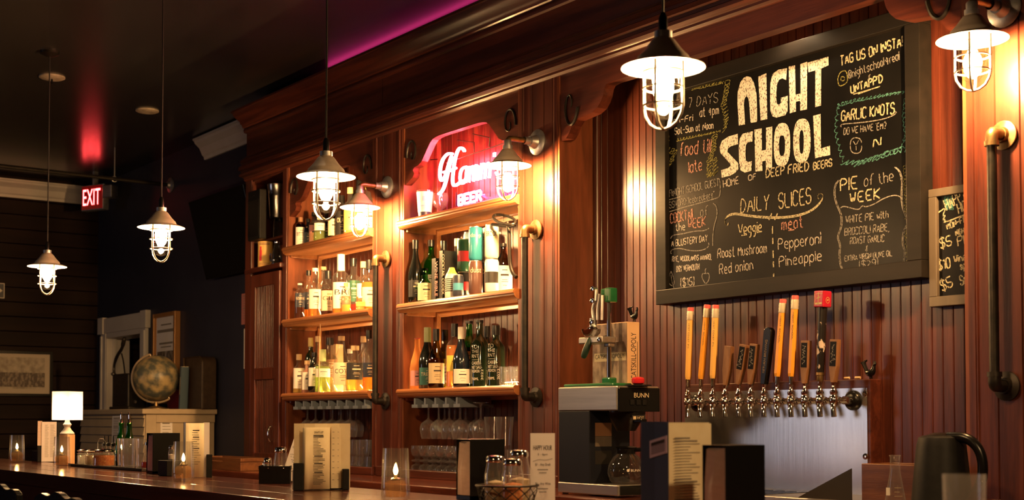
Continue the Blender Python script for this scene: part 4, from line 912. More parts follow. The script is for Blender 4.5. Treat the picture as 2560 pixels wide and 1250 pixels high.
# striped jar under the sunburst
p = put(1129, _P[-1][1], Z1_); t = thing('striped_jar', 'black and white striped bottle base with yellow top before the lemon liqueur', 'jar', p)
finish(MB().lathe([(0, 0), (.031, 0), (.032, .004), (.032, .10), (.026, .115), (.016, .13), (0, .13)], n=18), 'body', 'lab_white', t, True)
b = MB(); face = math.atan2(-3.475, -p[0])
for k in range(7): b.arc(.0326, .03 + k * .0095, .0345 + k * .0095, face - 1.3, face + 1.3, 12)
finish(b, 'stripes', 'ink', t); finish(MB().lathe([(.027, .114), (.018, .128), (.012, .145), (0, .147)], n=14), 'cap', 'lab_yellow', t, True)
# iron tool hung on a nail
p = put(1258, 3.47, 2.13); t = thing('iron_hook', 'antique iron bar hook with round ring hanging under the neon shelf', 'iron tool', at(1262, 552, Y=3.49))
pr = [(0, .0, 0)]
def lp(u, v, Y=3.455): return at(u, v, Y=Y) - t.location
finish(MB().tube([lp(1261 + 28 * math.cos(a * PI / 14), 549 + 11 * math.sin(a * PI / 14) + 6 * math.cos(a * PI / 14), 3.455 - .03 * math.sin(a * PI / 14)) for a in range(28)], .0065, 8, True), 'ring', 'black_iron', t, True)
finish(MB().tube([lp(1230, 561), lp(1250, 563), lp(1272, 566), lp(1288, 564)], [.006, .0075, .0075, .004], 8), 'cross_bar', 'black_iron', t, True)
finish(MB().tube(smoothpts([lp(1268, 555), lp(1273, 580), lp(1274, 640), lp(1276, 665), lp(1282, 684), lp(1291, 693)], 2), .0085, 8), 'shank', 'black_iron', t, True)
finish(MB().tube([lp(1259, 552), lp(1259, 534)], .0012, 4), 'nail', 'chrome', t)

# ---- neon sign, pint glass and goblet on the top shelf of the neon bay
Z3 = (980, 220, 3.677); YN = 3.545
def np_(x, y, Y=YN): return at(*zp(Z3, x, y), Y=Y)
p = at(1150, 512, Y=YN); t = thing('neon_sign', 'red script neon sign over a violet block word, lit in the arched bay', 'neon sign', (p.x, YN, SH[2]))
def neon_letters(b):
    for st in ([(660, 580), (640, 548), (605, 556), (575, 640), (560, 740), (548, 850), (560, 905), (600, 885), (640, 850)], [(548, 605), (505, 600), (455, 660), (432, 760), (438, 850), (465, 850), (492, 790), (520, 690), (548, 605), (515, 740), (490, 860), (460, 945), (425, 975)], [(470, 775), (530, 760), (580, 735)]):
        for o in (0, 13): b.tube(smoothpts([np_(x + o, y) for x, y in st], 2), .0056, 6)
    for o in (0, 11): write(b, "amm's", np_(615 + o, 882), np_(1012 + o, 800), .112, 0, NB, it=2, jit=.1, tube=.0052, slant=.12)
b = MB(); neon_letters(b); finish(b, 'script_tubes', 'neon_red', t, True, world=True)
b = MB()
for o in (0, 6): write(b, 'BEER', np_(612, 1072 + o), np_(818, 1026 + o), .044, 0, NB, it=0, jit=.05, tube=.0052)
finish(b, 'block_tubes', 'neon_blue', t, True, world=True)
b = MB()
for q in ([(355, 660), (420, 655)], [(600, 480), (755, 500), (755, 590)], [(740, 422), (900, 458), (890, 540)], [(500, 690), (1050, 500)], [(590, 960), (590, 1085)], [(900, 940), (900, 1000)]): b.tube([np_(x, y, YN + .012) for x, y in q], .0025, 6)
finish(b, 'wire_frame', 'black_iron', t, True, world=True)
finish(MB().box(p.x - .11, p.x + .16, YN - .02, YN + .03, SH[2] + .001, SH[2] + .022), 'foot', 'black_plastic', t, world=True, bevel=.004)
p = put(1061, 3.50, SH[2]); t = thing('pint_glass', 'white printed pint glass with blue band beside the neon sign', 'glass', p)
hp_ = hgt(1061, 3.50, 478, SH[2]); finish(MB().lathe([(0, .004), (.029, 0), (.031, .01), (.0405, hp_), (.038, hp_), (.029, .02), (0, .02)], n=24), 'glass_body', 'glass_clear', t, True)
face = math.atan2(-3.5, -p[0])
b = MB(); b.lathe([(.0315 + .0095 * .22, hp_ * .23), (.0412, hp_ * .94)], n=24); b.mi = 1; b.lathe([(.0313, hp_ * .07), (.0332, hp_ * .22)], n=24); b.mi = 2; b.arc(.0385, hp_ * .4, hp_ * .46, face - .6, face + .6); b.arc(.0385, hp_ * .34, hp_ * .36, face - .4, face + .4); b.arc(.0412, hp_ * .6, hp_ * .78, face - .3, face + .3)
finish(b, 'print', ['lab_white', 'lab_navy', 'lab_lilac'], t, True)
p = put(1100, 3.595, SH[2]); t = thing('goblet', 'cut crystal goblet standing between pint glass and neon sign', 'glass', p)
finish(MB().lathe([(0, .0), (.03, 0), (.028, .006), (.008, .014), (.007, .05), (.012, .056), (.034, .075), (.042, .10), (.038, .135), (.036, .135), (.039, .10), (.03, .078), (0, .065)], n=16), 'glass_body', 'glass_clear', t, True)
p = put(1230, 3.595, SH[2]); t = thing('coupe_glass', 'low clear dish glass right of the violet neon word', 'glass', p)
finish(MB().lathe([(0, 0), (.03, 0), (.03, .004), (.006, .01), (.006, .04), (.02, .046), (.05, .066), (.048, .067), (.018, .05), (0, .048)], n=18), 'glass_body', 'glass_clear', t, True)

# warm light strips lying at the back of the shelves, behind the bottles
for (x0, x1), z, lab in ((B1, SH[1], 'warm light strip behind the bottles of the middle spirit shelf'), (B1, SH[0], 'warm light strip behind the bottles of the lowest spirit shelf'), (B2, SH[1], 'warm light strip behind the cans of the neon bay'), (B2, SH[0], 'warm light strip behind the wine bottles of the neon bay')):
    t = thing('light_strip', lab, 'light strip', ((x0 + x1) / 2, 3.6475, z + .0008), 0, 'light strips at the back of the bottle shelves'); L = (x1 - x0) / 2 - .06
    finish(MB().box(-L, L, .0025, .004, 0, .010).box(-L, L, -.004, .0025, 0, .002), 'channel', 'steel_dull', t); finish(MB().box(-L + .005, L - .005, -.003, .0024, .0022, .007), 'diode_tape', 'strip_glow', t)

# ================================================================== GLASSWARE
def rack(x0, n, step, lab):
    t = thing('glass_rack', lab, 'glass rack', (x0 + n * step / 2, 3.55, SH[0] - .046))
    for k in range(n):
        x = x0 + k * step; P = [(-.007, 0), (-.007, -.030), (-.027, -.030), (-.027, -.046), (.027, -.046), (.027, -.030), (.007, -.030), (.007, 0)]
        finish(MB().extr([(x + a, 3.432, SH[0] - .0465 + c) for a, c in P], (0, .19, 0)), 'rail', 'dark_rack', t, world=True)
xa = ux(740, 3.435); st_ = (ux(913, 3.435) - xa) / 8
rack(xa, 9, st_, 'row of grey T-shaped glass hanger rails below the spirit bottles')
xb = ux(1038, 3.435); st2 = (ux(1143, 3.435) - xb) / 4
rack(xb, 5, st2, 'short row of T-shaped glass hanger rails below the wine bottles')
def wine_glass(b, big=1.0):
    return b.lathe([(r, z * .82) for r, z in [(0, 0), (.036, 0), (.036, -.003), (.008, -.008), (.0042, -.02), (.004, -.085), (.007, -.094), (.020, -.104), (.036, -.120), (.0425, -.145), (.041, -.17), (.034, -.21), (.0325, -.21), (.0395, -.17), (.041, -.145), (.034, -.122), (.012, -.104), (0, -.10)]], n=22)
wg = None
zr = SH[0] - .046 - .030 + .0055
wl = []
for k in range(6):
    for y, q in ((3.482, 0), (3.575, 1)):
        if q and k in (0, 5, 7): continue
        wl.append((xa + (k + .5) * st_, y, 'left'))
for k in range(4):
    for y, q in ((3.482, 0), (3.575, 1)):
        wl.append((xb + (k + .5) * st2, y, 'right'))
wl += [(ux(1202, 3.5), 3.5, 'lone')]
zz = zr
for x, y, sd in wl:
    lab = {'left': 'stemmed wine glass hanging upside down below the spirit bottles', 'right': 'stemmed wine glass hanging upside down below the wine bottles', 'lone': 'lone stemmed wine glass hanging right of the short hanger row'}[sd]
    gr = {'left': 'wine glasses hanging below the spirit bottles', 'right': 'wine glasses hanging below the wine bottles', 'lone': None}[sd]
    if wg is None:
        wg = finish(wine_glass(MB()), 'wine_glass', 'glass_clear', None, True); o = wg
    else: o = wg.copy(); COL.objects.link(o)
    for k in ('group',):
        if k in o: del o[k]
    o.location = (x, y, zz); tag(o, lab, 'wine glass', gr)
def stackable(name, prof, mat, spots, lab, cat, group, n=16):
    first = None
    for p in spots:
        if first is None: o = first = finish(MB().lathe(prof, n=n), name, mat, None, True)
        else: o = first.copy(); COL.objects.link(o)
        o.location = (p[0], p[1], p[2] + .0008); tag(o, lab, cat, group)
rock = [(0, 0), (.032, 0), (.033, .004), (.038, .088), (.036, .088), (.031, .012), (0, .012)]
rock_fl = [(r + (.0008 if i % 2 else 0), z) for i, (r, z) in enumerate(rock)]
z2 = ZCN + .0895
x0 = ux(884, 3.50)
L1 = [(x0 + k * .080, y, ZCN) for k in range(2) for y in (3.512, 3.595)] + [(x0 - .08, 3.595, ZCN), (x0 - .08, 3.512, ZCN)]
stackable('tumbler', rock, 'glass_clear', L1, 'ribbed tumbler in the lower tier behind the tan menu', 'glass', 'lower tier of tumblers in the spirit bay')
stackable('tumbler', rock, 'glass_clear', [(x, y, ZCN + .089) for x, y, z in L1], 'ribbed tumbler stacked in the second tier behind the tan menu', 'glass', 'second tier of tumblers in the spirit bay')
stem = [(0, 0), (.026, 0), (.033, .02), (.036, .05), (.030, .085), (.012, .098), (.010, .108), (.028, .115), (.030, .118), (0, .118)]; stem = [(r, z * .68) for r, z in stem]
xg = ux(1031, 3.48); gs = [(xg + k * .076, y, ZCN) for k in range(6) for y in (3.51, 3.592)]
stackable('snifter_glass', stem, 'glass_clear', gs, 'upturned tulip glass in the lower row under the hanging wine glasses', 'glass', 'lower row of tulip glasses in the neon bay')
tul = [(0, 0), (.028, 0), (.030, .004), (.012, .012), (.011, .02), (.028, .04), (.034, .07), (.031, .105), (.029, .105), (.032, .07), (.024, .042), (0, .03)]; tul = [(r, z * .72) for r, z in tul]
stackable('snifter_glass', tul, 'glass_clear', [(x, y, ZCN + .081) for x, y, z in gs], 'tulip glass stacked in the upper row under the hanging wine glasses', 'glass', 'upper row of tulip glasses in the neon bay')
pint = [(0, 0), (.030, 0), (.031, .006), (.043, .148), (.041, .148), (.029, .02), (0, .02)]
xp = ux(1226, 3.5)
stackable('pint_glass', pint, 'glass_clear', [(xp + k * .088, y, ZCN) for k in range(3) for y in (3.516, 3.605)], 'clear pint glass behind the happy hour card', 'glass', 'lower tier of pint glasses')
stackable('pint_glass', pint, 'glass_clear', [(xp + k * .088, 3.516, ZCN + .149) for k in range(2)], 'clear pint glass on the second tier behind the happy hour card', 'glass', 'second tier of pint glasses')
fz = [(0, 0), (.028, 0), (.0295, .004), (.032, .085), (.030, .085), (.03, .015), (0, .015)]
stackable('tumbler', fz, 'glass_clear', [(ux(u, Y), Y, SH[0]) for u, Y in ((1265, 3.48), (1289, 3.48), (1277, 3.56), (1296, 3.56))], 'small sparkling tumbler at right end of the wine shelf', 'glass', 'sparkling tumblers beside the wine bottles')

# ================================================================== BEER TAPS
TX0, TX1, TY, TZ = -3.825, -2.925, 3.598, 1.42
t = thing('tap_tower', 'shallow wooden box faced with brushed steel behind the beer taps', 'tap tower', ((TX0 + TX1) / 2, 3.63, ZCN + .001))
finish(MB().box(TX0, TX1, TY, YW - .007, ZCN + .001, TZ), 'case', 'cherry_h', t, world=True, bevel=.003)
finish(MB().box(TX0 + .004, TX1 - .012, TY - .004, TY - .0005, ZCN + .02, TZ - .03), 'steel_face', 'stainless', t, world=True)
for x in (TX0 + .03, TX0 + .22, TX0 + .42, TX0 + .62, TX1 - .02):
    for z in (TZ - .05, ZCN + .16) if x < TX0 + .05 or x > TX1 - .05 else (TZ - .05,):
        finish(MB().lathe([(.011, 0), (.010, .003), (.004, .004), (.004, .002), (0, .002)], (x, TY - .004, z), 14, (0, -1, 0)), 'screw', 'chrome', t, True, world=True)
zr = at(1900, 1004, Y=3.545).z; YR = 3.545
t = thing('tap_rail', 'horizontal chrome pipe carrying the row of beer taps', 'tap rail', ((TX0 + TX1) / 2, YR, zr))
finish(MB().tube([(TX0 + .06, YR, zr), (TX1 - .05, YR, zr)], .0105, 12), 'pipe', 'chrome', t, True, world=True)
for x in (TX0 + .075, TX1 - .07):
    finish(MB().tube([(x, YR, zr), (x, TY - .02, zr)], .014, 12), 'stub', 'chrome', t, True, world=True)
    finish(MB().lathe([(0, 0), (.034, 0), (.034, .006), (.028, .014), (.018, .018), (0, .018)], (x, TY - .0045, zr), 22, (0, -1, 0)), 'rosette', 'black_plastic', t, True, world=True)
ZT = (1690, 700, 3.471)
def tap(lab, fx, hx0, hy0, hx1, hy1, kind):
    u, v = ZT[0] + fx / ZT[2], 700 + 1000 / ZT[2]; yf = YR - .03; x = ux(u, yf)
    t = thing('beer_tap', lab, 'beer tap', (x, yf, zr), 0, 'beer taps on the chrome rail')
    finish(MB().lathe([(.008, -.022), (.0145, -.013), (.0168, 0), (.0145, .013), (.0105, .019), (.0135, .023), (.0135, .030), (.008, .036), (.006, .05), (.0085, .054), (.008, .062), (0, .064)], n=16), 'faucet_body', 'chrome', t, True)
    finish(MB().tube([(0, .028, 0), (0, .012, 0), (0, .0, 0)], [.0085, .0105, .012], 12).lathe([(.0135, 0), (.0135, .008)], (0, .018, 0), 12, (0, 1, 0)), 'shank', 'chrome', t, True)
    finish(MB().tube(smoothpts([(0, -.002, -.006), (.006, -.010, -.018), (.010, -.014, -.032), (.014, -.016, -.055)], 2), .0095, 12), 'spout', 'chrome', t, True)
    a, c = at(*zp(ZT, hx0, hy0), Y=yf), at(*zp(ZT, hx1, hy1), Y=yf); base = a - t.location; tip = c - t.location; L = (tip - base).length; dr_ = (tip - base).normalized()
    base.x *= .25
    R = Vector((0, 0, 1)).rotation_difference(dr_).to_matrix().to_4x4(); Mx = Matrix.Translation((base.x, 0, base.z)) @ R
    def part(b, name, mats, par, smooth=True, bevel=0):
        bmesh.ops.transform(b.bm, matrix=Mx, verts=b.bm.verts); return finish(b, name, mats, par, smooth, bevel)
    finish(MB().tube([(0, 0, .05), (base.x, 0, base.z + .002)], [.0072, .0095], 12), 'ferrule', 'chrome', t, True)
    if kind in ('pencil', 'pencil2'):
        r = .0128; b = MB().lathe([(0, 0), (r * .8, 0), (r * .98, .012), (r, .02), (r, L - .048), (0, L - .048)], n=6); hd = part(b, 'handle', 'pencil_yellow' if kind == 'pencil' else 'pencil_pale', t, False)
        b = MB().lathe([(r * 1.0, L - .048), (r * 1.06, L - .046), (r * 1.0, L - .038), (r * 1.07, L - .034), (r * 1.0, L - .028), (r * 1.07, L - .024), (r * 1.0, L - .016), (r * 1.0, L - .014), (0, L - .014)], n=18); part(b, 'metal_band', 'band_metal', hd)
        b = MB().lathe([(r * .95, L - .014), (r * .96, L - .003), (r * .85, L), (0, L)], n=18); part(b, 'eraser', 'eraser', hd)
        b = MB(); fy = -r * .87 - .0008; write(b, 'NIGHT SCHOOL' if kind == 'pencil' else 'WEST COAST IPA', (.003, fy, L - .06), (.003, fy, L - .155), .006, .0011, (0, -1, 0), it=0, jit=.0)
        part(b, 'lettering', 'ink', hd, False)
    elif kind in ('wood', 'chalkwood'):
        b = MB(); w0, w1, dp = .010, .0165, .010
        P = [(-w0 * .7, 0), (w0 * .7, 0), (w1, L * .38), (w1, L), (-w1, L), (-w1, L * .38)]
        b.extr([(x_, -dp, z_) for x_, z_ in P], (0, dp * 2, 0)); hd = part(b, 'handle', 'tap_wood', t, False, .0015)
        if kind == 'chalkwood':
            part(MB().box(-w1 * .8, w1 * .8, -dp - .0008, -dp - .0002, L * .38, L * .95), 'slate_face', 'slate', hd, False)
            b = MB(); s_ = random.choice(['IPA', 'CIDER', 'STOUT']); pts = []
            for q in range(26): pts.append((random.uniform(-.6, .6) * w1 + .004 * math.sin(q), -dp - .0014, L * (.88 - .45 * q / 26)))
            b.ribbon(smoothpts(pts, 1), .0015, (0, -1, 0)); part(b, 'chalk_scrawl', 'chalk_grey', hd, False)
    elif kind == 'black':
        w = .0185; pr = [(-w * .55, 0), (w * .55, 0), (w * .8, L * .3), (w, L * .8)] + [(w * math.cos(k * PI / 10), L - w + w * math.sin(k * PI / 10)) for k in range(11)] + [(-w, L * .8), (-w * .8, L * .3)]
        hd = part(MB().extr([(x_, -.011, z_) for x_, z_ in pr], (0, .022, 0)), 'handle', 'black_plastic', t, False, .002)
        b = MB(); print_text(b, 'RETURN BREWING', (.006, -.0118, L * .2), (0, 0, 1), (-1, 0, 0), (L * .58, .010)); part(b, 'lettering', 'brass_iron', hd, False)
    elif kind == 'tall':
        hd = part(MB().lathe([(0, 0), (.009, 0), (.010, .01), (.0135, .03), (.0155, L * .5), (.0165, L - .055), (0, L - .055)], n=16), 'handle', 'tap_art', t)
        part(MB().lathe([(.010, -.004), (.012, .002), (.0115, .014), (.0145, .018), (.0140, .026), (.0128, .027)], n=18), 'brass_ring', 'brass_iron', hd)
        Ls = L - .056; s2 = .0215; b = MB(); b.obox((0, 0, Ls + .028), (s2, 0, 0), (0, s2, 0), (0, 0, .028)); o = part(b, 'emblem_cube', 'tap_red', hd, False, .004)
        b = MB(); f = -s2 - .0008
        b.ribbon(smoothpts([(-.018, f, Ls + .010), (-.013, f, Ls + .026), (-.017, f, Ls + .046)], 2), .0015, (0, -1, 0)); b.ribbon([(-.012, f, Ls + .044), (.0, f, Ls + .047), (.017, f, Ls + .045)], .0015, (0, -1, 0)); b.ribbon([(0, f, Ls + .006), (0, f, Ls + .05)], .003, (0, -1, 0)); b.ribbon([(-.008, f, Ls + .03), (.009, f, Ls + .035)], .003, (0, -1, 0)); b.ribbon([(-.014, f, Ls + .012), (.016, f, Ls + .014)], .006, (0, -1, 0))
        g = s2 + .0008; b.ribbon([(g, .009 * math.cos(k * PI / 9), Ls + .024 + .010 * math.sin(k * PI / 9)) for k in range(19)], .0018, (1, 0, 0)); b.ribbon([(g, -.004, Ls + .024), (g, .004, Ls + .026)], .004, (1, 0, 0))
        part(b, 'emblem', 'cap_gold', hd, False)
pm('band_metal', (.85, .78, .60), .32, metal=.45); pm('olive_metal', (.05, .042, .024), .4, metal=.5); pm('tap_art', (.012, .010, .010), .3, col2=(.62, .52, .46), scale=(55, 55, 30), contrast=(.56, .60), coat=.4); pm('tap_red', (.42, .015, .04), .3, coat=.4)
for a in (('beer tap with upright yellow pencil handle, leftmost in the row', 105, 115, 865, 135, 238, 'pencil2'), ('beer tap with yellow pencil handle leaning against its neighbour', 215, 230, 860, 285, 212, 'pencil'), ('beer tap with yellow pencil handle, third from the left', 320, 325, 855, 350, 215, 'pencil2'),
          ('beer tap with short plain wooden handle right of three pencils', 428, 455, 912, 485, 572, 'wood'), ('beer tap with short slate-faced wooden handle, next right of the plain wooden one', 545, 540, 906, 592, 562, 'chalkwood'), ('beer tap with short wooden slate-faced handle beside the black handle', 650, 650, 906, 685, 555, 'chalkwood'),
          ('beer tap with rounded black handle lettered in bronze', 765, 775, 905, 822, 410, 'black'), ('beer tap with orange pencil handle right of the black handle', 880, 885, 838, 935, 165, 'pencil'), ('beer tap with the tallest orange pencil handle, left of a squared wooden one', 1000, 1005, 838, 1040, 133, 'pencil'),
          ('beer tap with squared wooden slate handle between pencil and red cube', 1120, 1125, 900, 1136, 526, 'chalkwood'), ('beer tap with black painted handle topped by a red emblem cube', 1250, 1255, 870, 1280, 95, 'tall'), ('beer tap with slate-faced wooden handle at the right end of the row', 1370, 1372, 890, 1386, 516, 'chalkwood')): tap(*a)
# two pale pegs on top of the tower
for u, lab in ((2118, 'small pale cork lying on the tap tower, left one'), (2145, 'small pale cork lying on the tap tower beside the rooster')):
    o = finish(MB().lathe([(0, -.010), (.0045, -.010), (.0045, .010), (0, .010)], n=10, ax=(1, .2, 0)), 'cork', 'cork', None, True); o.location = (ux(u, 3.62), 3.62, TZ + .006); tag(o, lab, 'cork')
def rooster(lab, p, s, rz):
    t = thing('rooster_figurine', lab, 'figurine', p, rz, 'black rooster figurines')
    q = lambda a, r: ([(x * s, y * s, z * s) for x, y, z in a], [k * s for k in r])
    P, r = q([(-.30, 0, .52), (-.22, 0, .40), (-.08, 0, .32), (.06, 0, .32), (.18, 0, .42), (.24, 0, .60), (.27, 0, .74), (.33, 0, .80), (.40, 0, .78)], [.05, .12, .19, .21, .17, .11, .085, .09, .03]); finish(MB().tube(smoothpts(P, 1), r, 10), 'body', 'black_plastic', t, True)
    for k in range(5):
        P, r = q([(-.20, (k - 2) * .03, .40), (-.36 - .03 * k, (k - 2) * .04, .72 + .05 * k), (-.44 + .05 * k - .04, (k - 2) * .05, .92 + .03 * k), (-.56 + .06 * k, (k - 2) * .05, .86 + .03 * k)], [.07, .07, .055, .02]); finish(MB().tube(smoothpts(P, 1), r, 6), 'tail_feather', 'black_plastic', t, True)
    for x in (.26, .32, .38):
        P, r = q([(x, 0, .84), (x - .01, 0, .96)], [.04, .015]); finish(MB().tube(P, r, 6), 'comb', 'black_plastic', t, True)
    for y in (-.07, .07):
        P, r = q([(.04, y, .2), (.04, y, .02), (.12, y, .01)], [.035, .03, .02]); finish(MB().tube(P, r, 6), 'leg', 'black_plastic', t, True)
rooster('small black rooster figurine on the tap tower right of the corks', (ux(2176, 3.625), 3.625, TZ + .0006) if ux(2176, 3.625) < TX1 - .02 else (TX1 - .025, 3.625, TZ + .0006), .062, 0)

# ================================================================== COFFEE BREWER AND WHAT STANDS ON IT
YA = 3.16; XA, XB = ux(1395, YA), ux(1543, YA); YC = YA + .205; zt = at(1460, 967, Y=YA).z
z0 = ZCN + .006; t = thing('coffee_brewer', 'black and steel coffee brewer with glass carafe on the back counter', 'coffee maker', ((XA + XB) / 2, (YA + YC) / 2, ZCN + .001))
zh = at(1460, 1027, Y=YA).z; zb = at(1460, 1208, Y=YA).z; xm = ux(1472, YA)
finish(MB().box(XA, XB - .002, YA, YC, zh, zt), 'water_housing', 'steel_dull', t, world=True, bevel=.004)
finish(MB().box(XB - .003, XB + .006, YA + .004, YC - .002, zh - .004, zt - .006), 'control_panel', 'black_plastic', t, world=True, bevel=.003)
b = MB(); print_text(b, 'BUNN', (XB + .0068, YA + .075, zt - .042), (0, 1, 0), (0, 0, 1), (.072, .017)); finish(b, 'lettering', 'lab_cream', t, world=True)
for k in range(3): finish(MB().box(XB + .005, XB + .010, YA + .055 + k * .03, YA + .075 + k * .03, zh + .02, zh + .04), 'switch', 'black_matte', t, world=True, bevel=.002)
finish(MB().box(XA, xm, YA + .003, YC - .003, zb, zh), 'column', 'navy_panel', t, world=True, bevel=.003)
for z_, h_, m_ in ((zh - .07, .05, 'lab_brown'), (zh - .115, .038, 'grey_frame'), (zh - .175, .05, 'lab_black')): finish(MB().box(xm, xm + .001, YA + .03, YA + .11, z_ - h_ / 2, z_ + h_ / 2), 'notice', m_, t, world=True)
finish(MB().box(XA, XB + .004, YA - .002, YC, z0, zb), 'base_plate', 'steel_dull', t, world=True, bevel=.004)
finish(MB().box(XB + .004, XB + .007, YA + .01, YC - .01, z0 + .003, zb - .003), 'base_front', 'black_plastic', t, world=True)
for x in (XA + .02, XB - .02):
    for y in (YA + .02, YC - .02): finish(MB().lathe([(0, ZCN + .001), (.012, ZCN + .001), (.012, z0)], (x, y, 0), 10), 'foot', 'black_plastic', t, world=True)
xc = (xm + XB) / 2 + .012; yc = (YA + YC) / 2
finish(MB().lathe([(0, zh - .075), (.035, zh - .075), (.05, zh - .05), (.072, zh - .012), (.072, zh), (0, zh)], (xc, yc, 0), 24), 'brew_funnel', 'black_plastic', t, True, world=True)
finish(MB().box(xc + .05, xc + .10, yc - .015, yc + .015, zh - .045, zh - .03), 'funnel_handle', 'black_plastic', t, world=True, bevel=.004)
b = MB(); b.box(xc + .0725, xc + .0735, yc - .035, yc + .03, zh - .036, zh - .016); finish(b, 'badge', 'lab_black', t, world=True)
b = MB(); print_text(b, 'HOT', (xc + .0742, yc - .01, zh - .032), (0, 1, 0), (0, 0, 1), (.032, .011)); b.box(xc + .0738, xc + .0742, yc - .030, yc - .016, zh - .032, zh - .021); finish(b, 'badge_lettering', 'lab_cream', t, world=True)
c_ = thing('carafe', 'round glass coffee carafe with black collar standing on the brewer plate', 'carafe', (xc, yc, zb + .001))
finish(MB().lathe([(0, 0), (.05, 0), (.062, .012), (.070, .04), (.066, .068), (.048, .098), (.030, .112), (.028, .118)], n=28), 'glass_body', 'glass_smoke', c_, True)
finish(MB().lathe([(.030, .106), (.034, .112), (.034, .128), (.040, .134), (.030, .138), (0, .138)], n=24), 'collar', 'black_plastic', c_, True)
finish(MB().tube(smoothpts([(.028, .02, .125), (.07, .05, .128), (.085, .06, .09), (.075, .055, .04)], 2), .008, 8), 'handle', 'black_plastic', c_, True)
b = MB(); face = math.atan2(-yc, -xc) + .35; rr = .0708
s0 = set(b.bm.verts); print_text(b, 'BUNN', (-.008, 0, .046), (1, 0, 0), (0, 0, 1), (.04, .009)); b.lathe([(.0055, 0), (0, .0005)], (-.018, 0, .0505), 14, (0, -1, 0))
for v in b.bm.verts: an = face + v.co.x / rr; v.co = Vector((rr * math.cos(an), rr * math.sin(an), v.co.z))
finish(b, 'lettering', 'lab_white', c_)
# juicer
ztop = zt + .0008; YJ = 3.235
def jp(u, v, y=YJ): return at(u, v, Y=y)
t = thing('citrus_juicer', 'green lever citrus juicer with chrome post standing on the coffee brewer', 'juicer', (jp(1512, 960).x, YJ, ztop))
xj = jp(1523, 900).x; zj = jp(1523, 945).z
finish(MB().box(jp(1436, 955).x, jp(1560, 955).x, YJ - .055, YJ + .04, ztop, ztop + .012).box(xj - .022, xj + .022, YJ - .02, YJ + .02, ztop + .01, ztop + .034), 'base', 'green_enamel', t, world=True, bevel=.005)
finish(MB().tube([(xj, YJ, ztop + .03), (xj, YJ, jp(1520, 740).z)], .0092, 14), 'post', 'chrome', t, True, world=True)
a = jp(1527, 738); finish(MB().obox((a.x, YJ, a.z), (.017, 0, 0), (0, .02, 0), (0, 0, .028)).obox((a.x - .028, YJ, a.z + .014), (.018, 0, 0), (0, .014, 0), (0, 0, .013)), 'head', 'green_enamel', t, world=True, bevel=.006)
for pts, r in (([(1491, 723), (1490, 752)], .006), ([(1490, 752), (1481, 775), (1486, 805), (1488, 818)], .0072), ([(1500, 735), (1494, 770), (1494, 800)], .0065), ([(1506, 738), (1505, 800)], .006)):
    finish(MB().tube(smoothpts([jp(u, v, YJ - .028) for u, v in pts], 2), r, 8), 'linkage', 'steel_dull', t, True, world=True)
for u, v in ((1490, 722), (1489, 752), (1487, 805)): finish(MB().lathe([(0, 0), (.0095, 0), (.0095, .02), (0, .022)], jp(u, v, YJ - .022), 14, (0, -1, 0)), 'pivot_bolt', 'chrome', t, True, world=True)
zc_ = jp(1495, 842).z; xq = jp(1493, 842).x
finish(MB().lathe([(.010, jp(1505, 795).z), (.011, jp(1505, 815).z), (.020, jp(1505, 820).z), (.026, jp(1505, 829).z), (0, jp(1505, 829).z)], (xq + .008, YJ - .03, 0), 18), 'press_cone', 'chrome', t, True, world=True)
finish(MB().lathe([(0, zc_), (.024, zc_), (.034, zc_ + .012), (.038, zc_ + .027), (.036, zc_ + .027), (.032, zc_ + .014), (0, zc_ + .006)], (xq, YJ - .03, 0), 24), 'cup', 'chrome', t, True, world=True)
z1, z2 = jp(1500, 860).z, jp(1500, 844).z
finish(MB().box(jp(1474, 850).x, xj + .024, YJ - .055, YJ + .014, z1, z2).box(xj - .014, xj + .016, YJ - .016, YJ + .016, z1 - .014, z1 + .002), 'cup_bracket', 'steel_dull', t, world=True, bevel=.004)
finish(MB().lathe([(.0085, 0), (.0085, .006), (0, .008)], (xj + .012, YJ - .056, (z1 + z2) / 2), 12, (0, -1, 0)), 'clamp_bolt', 'chrome', t, True, world=True)
finish(MB().tube(smoothpts([jp(1476, 845, YJ - .05), jp(1470, 862, YJ - .06), jp(1463, 880, YJ - .065), jp(1458, 895, YJ - .065)], 2), [.007, .008, .010, .012, .013, .0135, .013, .012, .010, .006], 10) , 'lever_grip', 'sandwich_green', t, True, world=True)
# board game box
YG = 3.285; g0, g1 = at(1482, 950, Y=YG).x, at(1569, 950, Y=YG).x; gz = at(1525, 808, Y=YG).z; gd = .06
t = thing('game_box', 'tan board game box with block lettered spine standing behind the juicer', 'game box', ((g0 + g1) / 2, YG + gd / 2, ztop))
finish(MB().box(g0, g1, YG, YG + gd, ztop, gz), 'box', 'cardboard_box', t, world=True, bevel=.002)
finish(MB().box(g0 + .001, g1 - .002, YG - .0012, YG - .0004, ztop + .003, gz - .003), 'cover_print', 'mountain_print', t, world=True)
zl = at(1525, 903, Y=YG).z
finish(MB().box(g0 + .012, g1 - .008, YG - .002, YG - .0013, zl, zl + .032), 'title_strip', 'lab_tan', t, world=True)
b = MB(); print_text(b, 'CATSKILL-OPOLY', (g0 + .018, YG - .0026, zl + .010), (1, 0, 0), (0, 0, 1), (g1 - g0 - .034, .017)); finish(b, 'title', 'ink', t, world=True)
b = MB(); print_text(b, 'CATSKILL-OPOLY', (g1 + .0008, YG + .042, ztop + .028), (0, 0, 1), (0, -1, 0), (.175, .025)); b.box(g1 + .0006, g1 + .0009, YG + .048, YG + .05, ztop + .03, ztop + .17); finish(b, 'spine_lettering', 'ink', t, world=True)
rooster('small black rooster figurine perched on the board game box', (at(1585, 805, Y=YG + .03).x, YG + .03, gz + .0006), .056, 0)
